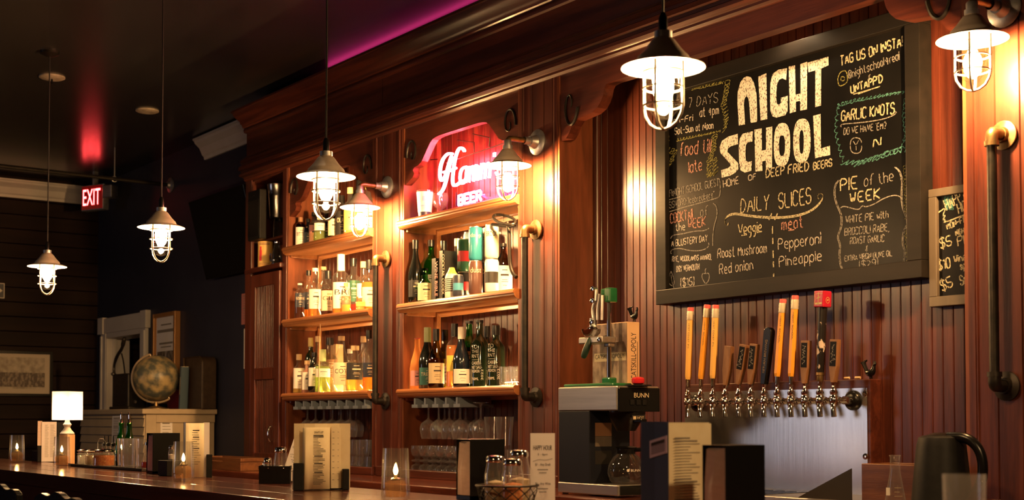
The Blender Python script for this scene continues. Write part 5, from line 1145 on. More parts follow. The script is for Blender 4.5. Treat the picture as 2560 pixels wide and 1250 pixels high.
t = thing('kitchen_timer', 'round red tomato shaped timer in front of the game box', 'timer', at(1595, 957, Y=3.262)); t.location.z = ztop; t.location.x = at(1595, 957, Y=3.262).x
t.location.x = min(t.location.x, XB + .03)
finish(MB().lathe([(0, .0045), (.014, .0045), (.022, .010), (.0245, .018), (.0235, .021), (.0245, .024), (.021, .030), (.010, .034), (0, .033)], n=24), 'body', 'red_plastic', t, True)
finish(MB().lathe([(0, 0), (.05, 0), (.05, .004), (0, .004)], n=24), 'mat', 'black_matte', t, True)

# ================================================================== RIGHT END OF THE COUNTER
def cz(u, Y, v): return at(u, v, Y=Y).z
YK = 3.2; xk = ux(2352, YK); zk = ZCN + .001; hk = cz(2352, YK, 1087) - zk
t = thing('electric_kettle', 'tall matt black electric kettle at the right end of the counter', 'kettle', (xk, YK, zk))
finish(MB().lathe([(0, 0), (.088, 0), (.09, .012), (.086, .03), (.068, hk - .03), (.062, hk - .008), (.05, hk - .002), (0, hk)], n=30), 'body', 'black_matte', t, True)
finish(MB().tube(smoothpts([(.03, -.01, hk - .006), (.09, 0, hk - .006), (.125, .012, hk - .05), (.125, .012, hk * .45), (.085, .006, hk * .25)], 3), .0145, 10), 'handle', 'black_plastic', t, True)
finish(MB().lathe([(0, hk), (.042, hk - .001), (.02, hk + .006), (0, hk + .007)], n=24), 'lid', 'black_plastic', t, True)
xf = ux(2236, 3.10); hf = cz(2236, 3.10, 1138) - zk
t = thing('conical_flask', 'clear conical flask with measuring marks beside the black kettle', 'flask', (xf, 3.10, zk))
finish(MB().lathe([(0, 0), (.034, 0), (.037, .008), (.014, hk * .0 + hf - .045), (.0135, hf - .006), (.0165, hf), (.0145, hf - .001)], n=24), 'glass_body', 'glass_clear', t, True)
b = MB(); face = math.atan2(-3.13, -xf)
for k in range(7):
    z = .02 + k * (hf - .10) / 7; r = .0375 - (.0235) * (z - .008) / (hf - .053) + .0006; b.arc(r, z, z + .0014, face - .1, face + (.5 if k % 2 else .8), 6)
finish(b, 'scale', 'lab_tan', t)
finish(MB().arc(.0295, hf * .38, hf * .5, face - 1.0, face - .5, 6), 'label', 'lab_white', t)
a, c = ux(2152, 3.3), ux(2284, 3.3); zz_ = cz(2200, 3.3, 1160)
t = thing('wooden_caddy', 'open dark wooden box behind the conical flask', 'box', ((a + c) / 2, 3.36, zk))
b = MB().box(a, c, 3.3, 3.312, zk, zz_).box(a, a + .012, 3.312, 3.45, zk, zz_).box(c - .012, c, 3.312, 3.45, zk, zz_).box(a, c, 3.438, 3.45, zk, zz_).box(a, c, 3.3, 3.45, zk, zk + .01); finish(b, 'sides', 'crate_wood', t, world=True, bevel=.002)
d0, d1 = at(1905, 1240, Y=3.5), at(2149, 1175, Y=3.30)
t = thing('drip_tray', 'steel drip tray with a sloping end plate under the beer taps', 'drip tray', (-3.35, 3.45, zk))
xr_ = ux(2145, 3.32)
b = MB().box(XB + .04, xr_, 3.30, TY - .008, zk, zk + .03); finish(b, 'tray', 'steel_dull', t, world=True, bevel=.004)
finish(MB().extr([(xr_ - .22, 3.285, zk + .031), (xr_, 3.285, zk + .031), (xr_, 3.285, cz(2149, 3.285, 1172))], (0, .004, 0)), 'end_plate', 'olive_metal', t, world=True)
for k in range(9): finish(MB().box(XB + .08 + k * .055, XB + .11 + k * .055, 3.33, 3.56, zk + .0302, zk + .032), 'grille_bar', 'black_plastic', t, world=True)
xs_ = ux(2301, 3.36); o = finish(MB().box(xs_ - .004, xs_ + .004, 3.36, 3.42, 0, cz(2301, 3.36, 1122) - zk), 'cutting_board', 'pale_wood', None, bevel=.002); 
for v in o.data.vertices: v.co.x -= xs_; v.co.y -= 3.36
o.location = (xs_, 3.47, zk); tag(o, 'thin pale wooden board standing on edge left of the kettle', 'board')

# ================================================================== ON THE BAR
def onb(u, v): p = at(u, v, Z=ZB); return Vector((p.x, p.y, ZB + .0008))
def vis(u, Y): return Vector((ux(u, Y), Y, ZB + .0008))
cd0 = None
for p, lab in ((onb(989, 1252), 'oil candle in a clear glass at the near end, between tan menu and napkin dispenser'), (onb(458, 1203), 'oil candle in a clear glass in front of the bent drinks menu'), (onb(154, 1168), 'oil candle in a clear glass in front of the white menu card'), (onb(42, 1157), 'oil candle in a clear glass at the far left of the bar')):
    if cd0 is None:
        t = cd0 = thing('candle_holder', lab, 'candle', p, 0, 'oil candles along the bar')
        finish(MB().lathe([(0, 0), (.034, 0), (.0375, .006), (.038, .03), (.0335, .137), (.0315, .137), (.0355, .03), (.033, .010), (0, .010)], n=28), 'glass_body', 'candle_glass', t, True)
        finish(MB().lathe([(0, .011), (.026, .011), (.028, .016), (.028, .045), (.020, .052), (0, .053)], n=20), 'oil_lamp', 'candle_oil', t, True)
        finish(MB().lathe([(.011, .052), (.015, .054), (.015, .058), (.006, .060), (.005, .068), (0, .069)], n=14), 'burner', 'flame_holder', t, True)
        finish(MB().lathe([(0, .066), (.0045, .071), (.006, .077), (.0045, .085), (.0018, .092), (0, .096)], n=10), 'flame', 'flame_glow', t, True)
    else: dup(cd0, p, 0.0, lab)
nd0 = None
for p, lab in ((Vector((at(1175, 1252, Z=ZB).x, at(1175, 1252, Z=ZB).y, ZB + .0008)), 'black napkin dispenser right of the nearest candle, beside the happy hour card'), (vis(1813, 1.90), 'black napkin dispenser beside the blue menu at the near end'), (onb(381, 1186), 'black napkin dispenser beside the glass pitchers at the far end')):
    if nd0 is None:
        h = at(1175, 1099, Y=p.y).z - ZB
        t = nd0 = thing('napkin_dispenser', lab, 'napkin dispenser', p, 0, 'black napkin dispensers on the bar'); w, d = .066, .112
        b = MB().box(-.002, .0, 0, d, 0, h).box(-w, -w + .002, 0, d, 0, h).box(-w, 0, 0, d, h - .002, h).box(-w, 0, 0, d, 0, .012).box(-w, 0, d - .002, d, 0, h)
        finish(b, 'housing', 'black_plastic', t, bevel=.001)
        finish(MB().sheet([[(-w + .004, .004, .013), (-w * .5, -.001, .013), (-.004, .004, .013)], [(-w + .004, .004, h * .5), (-w * .5, -.004, h * .5), (-.004, .004, h * .5)], [(-w + .006, .008, h - .008), (-w * .5, .006, h - .012), (-.004, .012, h - .004)]]), 'napkins', 'paper_pink', t, solid=.003)
        finish(MB().box(-w + .004, -.004, .012, d - .006, .013, h - .006), 'napkin_stack', 'paper_pink', t)
    else: dup(nd0, p, 0.0, lab)
def lines(b, x0, x1, z1, z0, y, n, head=(), nrm=(0, -1, 0)):
    for i in range(n):
        z = z1 + (z0 - z1) * i / (n - 1); hd = i in head; w = random.uniform(.45, .95) if not hd else random.uniform(.5, .65); s_ = (1 - w) / 2 if hd else 0
        b.ribbon([(x0 + (x1 - x0) * s_, y, z), (x0 + (x1 - x0) * (s_ + w), y, z)], .0032 if hd else .0014, nrm)
# tan menu stack in its black block
p = onb(808, 1226); 
ang = math.atan2(p.y, p.x) - PI / 2 + .10       # sheets face the camera, a little turned
t = thing('menu_stand', 'tan paper menus standing in a black block on the bar', 'menu', p, ang)
hm = at(808, 1056, Y=p.y).z - ZB
k = 4.16 / F_PX
b = MB().sheet([[(x * k, .012 + .004 * math.sin(x * .05), z) for x in (-70, -45, -20, 10, 40, 66)] for z in (.004, hm - .004)]); finish(b, 'back_sheet', 'paper_cream', t, solid=.0012)
b = MB().sheet([[(x * k, .002 - .010 * math.exp(-((x + 42) / 9) ** 2), z) for x in (-50, -44, -38, -28, -10, 16)] for z in (.003, hm * .52, hm - .016)]); f1 = finish(b, 'front_sheet', 'paper_cream', t, True, solid=.001)
for j, dx in enumerate((9, 18)):
    finish(MB().sheet([[((x + dx) * k, .006 + j * .003, z) for x in (10, 26)] for z in (.005, hm - .012 - j * .004)]), 'page', 'paper_cream', t, solid=.001)
b = MB(); lines(b, -32 * k, 8 * k, hm - .04, .018, .0008, 34, (0, 1, 14, 19, 25)); print_text(b, 'DRAFT LIST', (-22 * k, .0006, hm - .034), (1, 0, 0), (0, 0, 1), (22 * k, .006)); finish(b, 'print', 'ink', f1)
b = MB()
for x0 in (22, 33):
    for q in range(9): z = hm - .03 - q * .018; b.ribbon([(x0 * k, .0045 + (.003 if x0 > 30 else 0), z), ((x0 + 5) * k, .0045 + (.003 if x0 > 30 else 0), z)], .0014, (0, -1, 0))
finish(b, 'page_print', 'ink_grey', t)
for x0, x1 in ((-72, -48), (46, 62)): finish(MB().box(x0 * k, x1 * k, -.012, .010, 0, hm * .40 if x0 < 0 else hm * .31), 'holder_post', 'black_matte', t, bevel=.002)
finish(MB().box(-72 * k, 62 * k, .016, .034, 0, hm * .3), 'holder_back', 'black_matte', t, bevel=.002)
finish(MB().lathe([(.0035, 0), (.005, .0008), (.0035, .0016)], (-43 * k, .003, hm * .62), 12, (0, -1, 0)), 'eyelet', 'ink_grey', t, True)
# blue covered menu near the taps
p = vis(1671, 1.93); hb = at(1671, 1055, Y=1.93).z - ZB
t = thing('folded_menu', 'folded menu with navy cover and cream inside, standing before the steel tap panel', 'menu', p)
finish(MB().sheet([[(x, y, z) for x, y in ((-.083, -.004), (-.045, .002), (0, 0), )] for z in (0, hb)]), 'cover', 'menu_blue', t, solid=.002)
finish(MB().sheet([[(x, y, z) for x, y in ((0, 0), (.004, .04), (.003, .085), (.0, .118))] for z in (0, hb - .002)]), 'inside_page', 'paper_cream', t, solid=.0012)
for j in (1, 2): finish(MB().sheet([[(x - .006 * j, y + .004, z) for x, y in ((0, 0.01), (.004, .04), (.002, .085), (.0, .12 + j * .006))] for z in (0.001, hb - .004 * j)]), 'page', 'paper_cream', t, solid=.001)
b = MB()
for i in range(26): z = hb - .035 - i * .0062; hd = i in (0, 1, 14, 15, 21, 22); b.ribbon([(.0055, .012, z), (.0055, .012 + random.uniform(.03, .075), z)], .003 if hd else .0013, (1, 0, 0))
finish(b, 'page_print', 'ink_grey', t)
b = MB(); b.extr([(-.056, -.0035, hb * .62), (-.002, -.0035, hb * .68), (-.002, -.0035, hb * .86), (-.056, -.0035, hb * .80)], (0, .0012, 0)); st2_ = finish(b, 'sticker', 'lab_lilac', t)
b = MB()
for i in range(7): b.ribbon([(-.051, -.0042, hb * (.77 - i * .018)), (-.008, -.0042, hb * (.815 - i * .018))], .0032 if i < 2 else .0014, (0, -1, 0))
finish(b, 'sticker_print', 'ink', st2_)
# white menu card at the far left, with its black block
p = onb(118, 1155); ang = math.atan2(p.y, p.x) - PI / 2 + .1; k = (p - Vector((0, 0, H))).length / F_PX; hm = at(118, 1053, Y=p.y).z - ZB
t = thing('menu_card', 'white printed menu card in a black block, in front of the small table lamp', 'menu', p, ang)
f1 = finish(MB().sheet([[(x * k, .0, z) for x in (-13, 2, 20)] for z in (.001, hm - .004)]), 'card', 'paper_white', t, solid=.0012)
finish(MB().sheet([[(x * k, .004, z) for x in (-22, -12)] for z in (hm * .4, hm)]), 'side_sheet', 'paper_pink', t, solid=.001)
finish(MB().box(-22 * k, 40 * k, .012, .03, 0, hm * .97), 'block', 'black_matte', t, bevel=.002); finish(MB().box(-22 * k, -13.5 * k, -.006, .010, 0, hm * .4), 'block_post', 'black_matte', t, bevel=.002)
b = MB()
for x0, x1 in ((-6, 3), (6, 18)):
    for q in range(30): z = hm - .02 - q * (hm - .04) / 30; b.ribbon([(x0 * k, -.0012, z), ((x0 + (x1 - x0) * random.uniform(.6, 1)) * k, -.0012, z)], .0014, (0, -1, 0))
finish(b, 'print', 'ink_grey', f1)
# bent drinks menu beside candle
p = onb(462, 1196); p.y += .05; k = (p - Vector((0, 0, H))).length / F_PX; ang = math.atan2(p.y, p.x) - PI / 2; hm = at(462, 1056, Y=p.y).z - ZB
t = thing('drinks_menu', 'drinks menu with blue edge and orange lit page behind the candle', 'menu', p, ang)
finish(MB().sheet([[(x * k, y, z) for x, y in ((-34, -.02), (-30, .0))] for z in (0, hm)]), 'cover', 'menu_blue', t, solid=.002)
f1 = finish(MB().sheet([[(x * k, y, z) for x, y in ((-30, .0), (-22, .01), (0, .012), (14, .010))] for z in (.002, hm - .003)]), 'page', 'paper_cream', t, True, solid=.001)
finish(MB().sheet([[(x * k, y, z) for x, y in ((12, .014), (27, .016))] for z in (.003, hm - .001)]), 'back_page', 'paper_white', t, solid=.001)
b = MB(); lines(b, -18 * k, 8 * k, hm - .03, .05, .0102, 16, (0, 3, 8)); finish(b, 'print', 'ink', f1)
finish(MB().box(20 * k, 34 * k, .0, .012, 0, hm * .42), 'holder_post', 'black_matte', t, bevel=.002)
# happy hour cards
def card(lab, p, w, h, rz, lean):
    t = thing('happy_hour_card', lab, 'card', p, rz); t.rotation_euler = (lean, 0, rz)
    c = finish(MB().box(-w / 2, w / 2, 0, .0015, 0, h), 'card', 'paper_white', t); b = MB(); y = -.0008
    print_text(b, 'HAPPY HOUR', (-w * .38, y, h * .76), (1, 0, 0), (0, 0, 1), (w * .76, h * .07)); print_text(b, '5 - 6pm', (-w * .2, y, h * .68), (1, 0, 0), (0, 0, 1), (w * .4, h * .035))
    b.ribbon(smoothpts([(-w * .4, y, h * .60), (-w * .15, y, h * .63), (w * .1, y, h * .615), (w * .4, y, h * .64)], 2), .001, (0, -1, 0))
    for z in (.53, .26):
        print_text(b, '$1 - Any Draft' if z > .4 else '$1 - Any Wine', (-w * .3, y, h * z), (1, 0, 0), (0, 0, 1), (w * .62, h * .045))
        for q in (1, 2): b.ribbon([(-w * .28 + q * .004, y, h * (z - .045 * q)), (w * .28 - q * .004, y, h * (z - .045 * q))], .0016, (0, -1, 0))
    finish(b, 'print', 'ink', t); return t
p = onb(1270, 1262); p.y += .0; hc = at(1270, 1081, Y=p.y).z - ZB; a_ = math.atan2(p.y, p.x) - PI / 2
# wire basket with jars
bp_ = onb(1268, 1262); r_b = .078
t = thing('wire_basket', 'round dark wire basket holding spice jars near the napkin dispenser', 'basket', bp_)
ring_ = lambda z, r: [(r * math.cos(q * PI / 16), r * math.sin(q * PI / 16), z) for q in range(32)]
finish(MB().tube(ring_(.048, r_b), .0028, 6, True), 'rim', 'black_iron', t, True); finish(MB().tube(ring_(.003, r_b * .85), .0025, 6, True), 'base_ring', 'black_iron', t, True)
b = MB()
for q in range(14):
    for sg in (1, -1): a1 = q * 2 * PI / 14; a2 = a1 + sg * .75; b.tube([((r_b * .85 + (r_b * .15) * f) * math.cos(a1 + (a2 - a1) * f), (r_b * .85 + (r_b * .15) * f) * math.sin(a1 + (a2 - a1) * f), .003 + .045 * f) for f in (0, .33, .66, 1)], .0013, 5)
finish(b, 'lattice', 'black_iron', t, True)
finish(MB().lathe([(0, .003), (r_b * .84, .003)], n=24), 'floor_plate', 'black_iron', t)
def jar(lab, p, r, h, fill_m, group=None, lidh=.018, name='spice_jar', fillh=.5):
    t = thing(name, lab, 'jar', p, 0, group); hb_ = h - lidh
    finish(MB().lathe([(0, 0), (r * .92, 0), (r, .006), (r * .97, hb_ * .35), (r * .99, hb_ * .7), (r * .82, hb_ * .92), (r * .80, hb_)], n=20), 'glass_body', 'glass_clear', t, True)
    if fill_m: finish(MB().lathe([(0, .004), (r * .88, .004), (r * .9, hb_ * fillh), (0, hb_ * (fillh + .06))], n=18), 'contents', fill_m, t, True)
    finish(MB().lathe([(r * .82, hb_), (r * .86, hb_ + .003), (r * .84, hb_ + lidh * .6), (r * .7, h - .002), (r * .3, h), (0, h)], n=20), 'lid', 'chrome', t, True)
    return t
for dx, dy, h, m_, lab in ((-.034, -.012, .118, 'spice_tan', 'glass shaker jar with metal lid at the left in the wire basket'), (.034, -.008, .112, 'spice_red', 'glass shaker jar of red spice at the right in the wire basket'), (0, .038, .132, 'spice_tan', 'taller glass shaker jar at the back of the wire basket')):
    jar(lab, (bp_.x + dx, bp_.y + dy, bp_.z + .0045), .028, h, m_, 'shaker jars in the wire basket')
card('white happy hour card standing behind the wire basket of jars', (bp_.x + .035, bp_.y + .085, bp_.z), .062, hc - .003, a_ + .05, -.02)
# black condiment caddy
q0, q1 = onb(648, 1209), onb(733, 1206)
t = thing('condiment_caddy', 'low black metal caddy with shakers and a card, left of the tan menus', 'caddy', q0); W = .13; D = .15; hh = .058
fx = [(-.085, .05), (0, 0), (.075, .075), (-.01, .125)]
b = MB()
for i in range(4):
    a, c = Vector((*fx[i], 0)), Vector((*fx[(i + 1) % 4], 0)); n_ = (c - a).normalized(); b.obox(((a + c) / 2) + Vector((0, 0, hh / 2)), (c - a) / 2, Vector((-n_.y, n_.x, 0)) * .0015, (0, 0, hh / 2)); b.obox(((a + c) / 2) + Vector((0, 0, hh - .006)), (c - a) / 2, Vector((-n_.y, n_.x, 0)) * .0028, (0, 0, .006))
finish(b, 'sides', 'black_matte', t); finish(MB().extr([(x, y, .0) for x, y in fx], (0, 0, .003)), 'bottom', 'black_matte', t)
for i, f in ((0, .3), (0, .8), (1, .3), (1, .8)):
    a, c = Vector((*fx[i], 0)), Vector((*fx[i + 1], 0)); pt = a + (c - a) * f; n_ = (c - a).normalized(); nn = Vector((n_.y, -n_.x, 0))
    finish(MB().lathe([(.0028, 0), (.002, .0015), (0, .002)], pt + nn * .003 + Vector((0, 0, hh - .007)), 8, nn), 'rivet', 'chrome', t, True)
for dx, dy, r, h, m_, lab in ((-.058, .052, .015, .070, 'salt', 'small metal-topped shaker, shortest in the black caddy'), (-.030, .045, .017, .082, 'salt', 'metal-topped salt shaker, left of the pair in the black caddy'), (.002, .030, .017, .082, 'spice_tan', 'metal-topped pepper shaker, right of the pair in the black caddy'), (-.004, .081, .026, .118, 'salt', 'large ribbed sugar shaker with chrome dome lid in the black caddy')):
    jar(lab, (q0.x + dx, q0.y + dy, q0.z + .0035), r, h, m_, 'shakers in the black caddy', .02)
o = finish(MB().lathe([(0, 0), (.015, 0), (.014, .04), (.008, .052), (0, .054)], n=10), 'sugar_packets', 'paper_cream', None); o.location = (q0.x + .037, q0.y + .068, q0.z + .0045); tag(o, 'cream sugar packets in the front corner of the black caddy', 'sugar packets')
card('white happy hour card leaning in the black caddy', (q0.x + .030, q0.y + .088, q0.z + .012), .044, .14, math.atan2(q0.y, q0.x) - PI / 2, -.25).rotation_euler = (-.2, .32, math.atan2(q0.y, q0.x) - PI / 2)
# small dark block with a shaker by the far napkin dispenser
p = onb(404, 1190); t = thing('condiment_caddy', 'small square black caddy in front of the far napkin dispenser', 'caddy', p); 
finish(MB().box(-.045, .045, .002, .062, 0, .058), 'box', 'black_matte', t, bevel=.002)
jar('slim glass shaker standing on the small square caddy', (p.x + .022, p.y + .03, p.z + .0588), .013, .058, 'salt', None, .016)
p = onb(82, 1153); t = thing('condiment_caddy', 'square black caddy beside the leftmost candle', 'caddy', p); finish(MB().box(-.055, .045, .01, .08, 0, .052), 'box', 'black_matte', t, bevel=.002)
jar('clear shaker standing on the caddy by the leftmost candle', (p.x + .012, p.y + .045, p.z + .0528), .022, .062, 'salt', None, .016)
# tray with jars, pourers and pitchers
pa, pb = onb(186, 1166), onb(352, 1178); ex = (pb - pa); ey = Vector((-ex.y, ex.x, 0)).normalized()
ex1 = ex.normalized(); mid = (pa + pb) / 2 + ey * .055
t = thing('service_tray', 'flat dark tray under the spice jars and glass pitchers', 'tray', (mid.x, mid.y, pa.z), math.atan2(ex.y, ex.x)); Lx = ex.length / 2 + .04
finish(MB().box(-Lx, Lx, -.07, .07, 0, .006).box(-Lx, Lx, -.07, -.066, 0, .012).box(-Lx, Lx, .066, .07, 0, .012), 'tray', 'black_iron', t, bevel=.001)
def ont(u, off): q = pa + ex * ((u - 186) / (352 - 186)) + ey * off; return Vector((q.x, q.y, pa.z + .0066))
for u, off, r, h, m_, lab in ((194, .03, .030, .072, 'salt', 'glass jar of salt, leftmost on the tray'), (216, .03, .032, .072, 'spice_tan', 'glass jar of tan spice, middle of three on the tray'), (250, .025, .050, .078, 'spice_red', 'wide glass jar of red pepper flakes on the tray')):
    jar(lab, ont(u, off), r, h, m_, 'spice jars on the tray', .014, fillh=.75)
t = thing('wire_carrier', 'thin wire carrier with a handle around the spice jars', 'carrier', ont(215, .03))
for z in (.052, .066): finish(MB().tube([(x, y, z) for x, y in ((-.075, -.042), (.105, -.062), (.105, .04), (-.075, .05))], .0016, 5, True), 'hoop', 'steel_dull', t, True)
finish(MB().tube(smoothpts([(-.05, .045, .06), (-.05, .045, .12), (.05, .045, .12), (.05, .045, .06)], 1), .0016, 5), 'handle', 'steel_dull', t, True)
for u, lab in ((198, 'small cruet with black top, leftmost behind the jars'), (208, 'small cruet with black top, middle of three behind the jars'), (221, 'small cruet with black top, next to the green bottles')):
    q = ont(u, .12); q.z = pa.z; t = thing('cruet', lab, 'cruet', q, 0, 'cruets behind the spice jars')
    finish(MB().lathe([(0, 0), (.022, 0), (.022, .055), (.011, .085), (.010, .095)], n=14), 'glass_body', 'glass_clear', t, True); finish(MB().lathe([(.012, .093), (.012, .105), (.003, .109), (.0022, .14), (0, .14)], n=10), 'pourer', 'black_plastic', t, True)
for u, lab in ((238, 'green glass oil bottle with steel pourer, left of the pair'), (258, 'green glass oil bottle with steel pourer, right of the pair')):
    q = ont(u, .125); q.z = pa.z; hq = at(u, 1056, Y=q.y).z - q.z; t = thing('oil_bottle', lab, 'bottle', q, 0, 'green oil bottles with pourers')
    finish(MB().lathe([(0, 0), (.028, 0), (.030, .006), (.030, hq * .35), (.024, hq * .55), (.0125, hq * .8), (.0115, hq * .97), (.013, hq)], n=18), 'glass_body', 'bottle_green', t, True)
    finish(MB().lathe([(0, .003), (.027, .006), (.027, hq * .3), (0, hq * .3)], n=14), 'oil', 'liq_dark', t, True); finish(MB().tube(smoothpts([(0, 0, hq - .005), (0, 0, hq + .012), (-.002, 0, hq + .03), (-.008, 0, hq + .045)], 1), [.010, .006, .003, .003, .003, .0025], 8), 'pourer', 'chrome', t, True)
pt0 = None
for u, off, lab in ((294, .045, 'ribbed clear glass pitcher next to the red pepper jar'), (316, .02, 'ribbed clear glass pitcher, middle of three on the tray'), (333, .055, 'ribbed clear glass pitcher at the right on the tray')):
    q = ont(u, off)
    if pt0 is None:
        b = MB(); n_ = 40; pt0 = finish(b.lathe([(0, 0), (.033, 0), (.034, .004), (.037, .126), (.035, .126), (.032, .01), (0, .01)], n=n_), 'glass_pitcher', 'glass_clear', None, True); o = pt0
        for v in pt0.data.vertices:
            a = math.atan2(v.co.y, v.co.x); f = 1 + .035 * math.cos(a * 20); v.co.x *= f; v.co.y *= f
    else: o = pt0.copy(); COL.objects.link(o)
    o.location = q; tag(o, lab, 'pitcher', 'ribbed glass pitchers on the tray')
q = ont(350, .035); t = thing('syrup_flask', 'small round glass flask with dark red syrup beside the far napkin dispenser', 'flask', q)
finish(MB().lathe([(0, 0), (.025, 0), (.03, .012), (.028, .035), (.012, .065), (.010, .10), (.013, .104)], n=18), 'glass_body', 'glass_clear', t, True); finish(MB().lathe([(0, .004), (.026, .008), (.026, .03), (0, .03)], n=16), 'syrup', 'liq_red', t, True); finish(MB().lathe([(.014, .1), (.014, .112), (0, .114)], n=12), 'cap', 'chrome', t, True)
# little table lamp
q = at(167, 1166, Y=2.0); q.z = ZB + .0008; kk = q.length / F_PX * 1.0; dl = (_fw.dot(q - Vector((0, 0, H)))) / F_PX; zl0, zl1 = at(167, 1050, Y=q.y).z - q.z, at(167, 979, Y=q.y).z - q.z
t = thing('table_lamp', 'small lit table lamp with cream square shade on white turned base', 'table lamp', q, .55)
s_ = 26 * dl
finish(MB().sheet([[(x, y, z) for x, y in ((-s_, -s_), (s_, -s_), (s_, s_), (-s_, s_), (-s_, -s_))] for z in (zl0, zl1)]), 'lamp_shade', 'lamp_shade', t)
finish(MB().tube([(-s_ - .0012, -s_, zl0), (-s_ - .0012, -s_, zl1)], .002, 5), 'shade_seam', 'ink_grey', t)
za = at(167, 1085, Y=q.y).z - q.z
finish(MB().lathe([(0, za), (.032, za), (.033, za + .004), (.019, za + .02), (.013, za + .032), (.020, za + .045), (.012, za + .055), (.008, zl0 + .01), (0, zl0 + .01)], n=20), 'turned_stem', 'enamel_white', t, True)
finish(MB().box(-.026, .026, -.026, .026, 0, za - .001), 'wooden_base', 'pale_wood', t, bevel=.004)
finish(MB().lathe([(0, zl0 + .02), (.012, zl0 + .03), (.016, zl0 + .05), (.010, zl0 + .075), (0, zl0 + .08)], n=12), 'bulb', 'lamp_bulb', t, True)
# tumbler at the near right corner
q = vis(2408, 1.86); hq = at(2408, 1187, Y=1.86).z - ZB; o = finish(MB().lathe([(0, 0), (.030, 0), (.0315, .004), (.034, hq), (.032, hq), (.029, .012), (0, .012)], n=28), 'tumbler', 'glass_clear', None, True); o.location = q; tag(o, 'clear straight tumbler on the bar before the black kettle', 'glass')
# low wooden crate on the back counter
c0, c1 = at(487, 1182, Y=3.13), at(601, 1178, Y=3.13); zq = at(540, 1143, Y=3.13).z
t = thing('wooden_crate', 'long low dark wooden crate at the left end of the back counter', 'crate', ((c0.x + c1.x) / 2, 3.22, ZCN + .001))
b = MB()
for z_a, z_b in ((ZCN + .001, ZCN + .048), (ZCN + .052, zq)): b.box(c0.x, c1.x, 3.13, 3.142, z_a, z_b).box(c0.x, c1.x, 3.30, 3.312, z_a, z_b).box(c0.x, c0.x + .012, 3.142, 3.30, z_a, z_b).box(c1.x - .012, c1.x, 3.142, 3.30, z_a, z_b)
finish(b, 'slats', 'crate_wood', t, world=True, bevel=.002); finish(MB().box(c0.x + .12, c0.x + .145, 3.128, 3.1295, ZCN + .016, ZCN + .034), 'sticker', 'lab_white', t, world=True)
# bar stools
bs0 = None
for x, lab in ((-4.42, 'dark bar stool with wavy crest rail, farther of two at the bottom left'), (-3.83, 'dark bar stool with wavy crest rail, nearer of two at the bottom left')):
    if bs0: dup(bs0, (x, 1.24, 0), 0.0, lab); continue
    t = bs0 = thing('bar_stool', lab, 'bar stool', (x, 1.24, 0), 0, 'bar stools along the bar')
    finish(MB().lathe([(0, .72), (.18, .72), (.19, .735), (.185, .755), (.1, .765), (0, .762)], (0, .1, 0), 28), 'seat', 'black_plastic', t, True)
    for sx in (-1, 1):
        finish(MB().tube([(sx * .15, .22, .73), (sx * .19, .26, 0)], [.017, .014], 8), 'leg', 'black_matte', t, True); finish(MB().tube([(sx * .15, -.02, .73), (sx * .19, -.06, 0)], [.017, .014], 8), 'leg', 'black_matte', t, True)
        finish(MB().tube([(sx * .15, -.03, .74), (sx * .17, -.05, 1.04)], .014, 8), 'back_post', 'black_matte', t, True)
    for z, y in ((.25, .25), (.3, -.05)): finish(MB().tube([(-.18, y, z), (.18, y, z)], .011, 8), 'stretcher', 'black_matte', t, True)
    top = smoothpts([(-.20, 0, 1.055), (-.15, 0, 1.072), (-.08, 0, 1.060), (0, 0, 1.084), (.08, 0, 1.060), (.15, 0, 1.072), (.20, 0, 1.055)], 2); bot = smoothpts([(.20, 0, 1.0), (.1, 0, .985), (0, 0, .97), (-.1, 0, .985), (-.20, 0, 1.0)], 2)
    finish(MB().extr([(p.x, -.062, p.z) for p in top + bot], (0, .022, 0)), 'crest_rail', 'black_plastic', t, bevel=.004)
    for x_ in (-.06, 0, .06): finish(MB().tube([(x_, -.04, .75), (x_, -.05, .985)], .007, 6), 'spindle', 'black_matte', t, True)

# ================================================================== FAR LEFT CORNER
XCB = -8.52; YC0 = 3.2; ZCB = at(365, 1022, Y=YC0).z
t = thing('cream_cabinet', 'cream painted cabinet with clapboard front in the far corner, carrying the globe', 'cabinet', (-9.16, 3.44, 0))
finish(MB().box(-9.80, XCB, YC0, YB - .02, 0, ZCB - .035), 'carcass', 'beige_paint', t, world=True)
finish(MB().box(-9.83, XCB + .03, YC0 - .03, YB - .01, ZCB - .035, ZCB), 'top', 'beige_paint', t, world=True, bevel=.006)
b = MB(); z = .1
while z < ZCB - .06: b.extr([(-9.79, YC0 - .014, z), (-9.79, YC0 - .004, z + .056), (-9.79, YC0, z + .056), (-9.79, YC0, z)], (9.79 + XCB - .004, 0, 0)); z += .057
finish(b, 'clapboard_front', 'beige_paint', t, world=True)
finish(MB().box(XCB, XCB + .012, YC0 + .0, YC0 + .07, 0, ZCB - .036).box(XCB, XCB + .012, YC0 + .07, YB - .02, ZCB - .09, ZCB - .036), 'side_trim', 'beige_paint', t, world=True, bevel=.002)
def pinned(lab, name, cat, pts, mat, n=0):
    t = thing(name, lab, cat, pts[0]); a, c, d, e = [Vector(p) for p in pts]; f = finish(MB().sheet([[a, c], [d, e]]), 'sheet', mat, t, world=True, solid=.001)
    if n:
        nr = (c - a).cross(d - a).normalized()
        if nr.dot(a - Vector((0, 0, H))) > 0: nr = -nr
        b = MB()
        for i in range(n): fz = .08 + .8 * i / n; p0 = a + (d - a) * fz; q_ = c + (e - c) * fz; b.ribbon([p0 + (q_ - p0) * .15 + nr * .0018, p0 + (q_ - p0) * random.uniform(.55, .88) + nr * .0018], .0035 if i % 5 else .007, nr)
        finish(b, 'print', 'ink_grey', t, world=True)
    return t
def xq_(u, v): return at(u, v, X=XCB + .003)
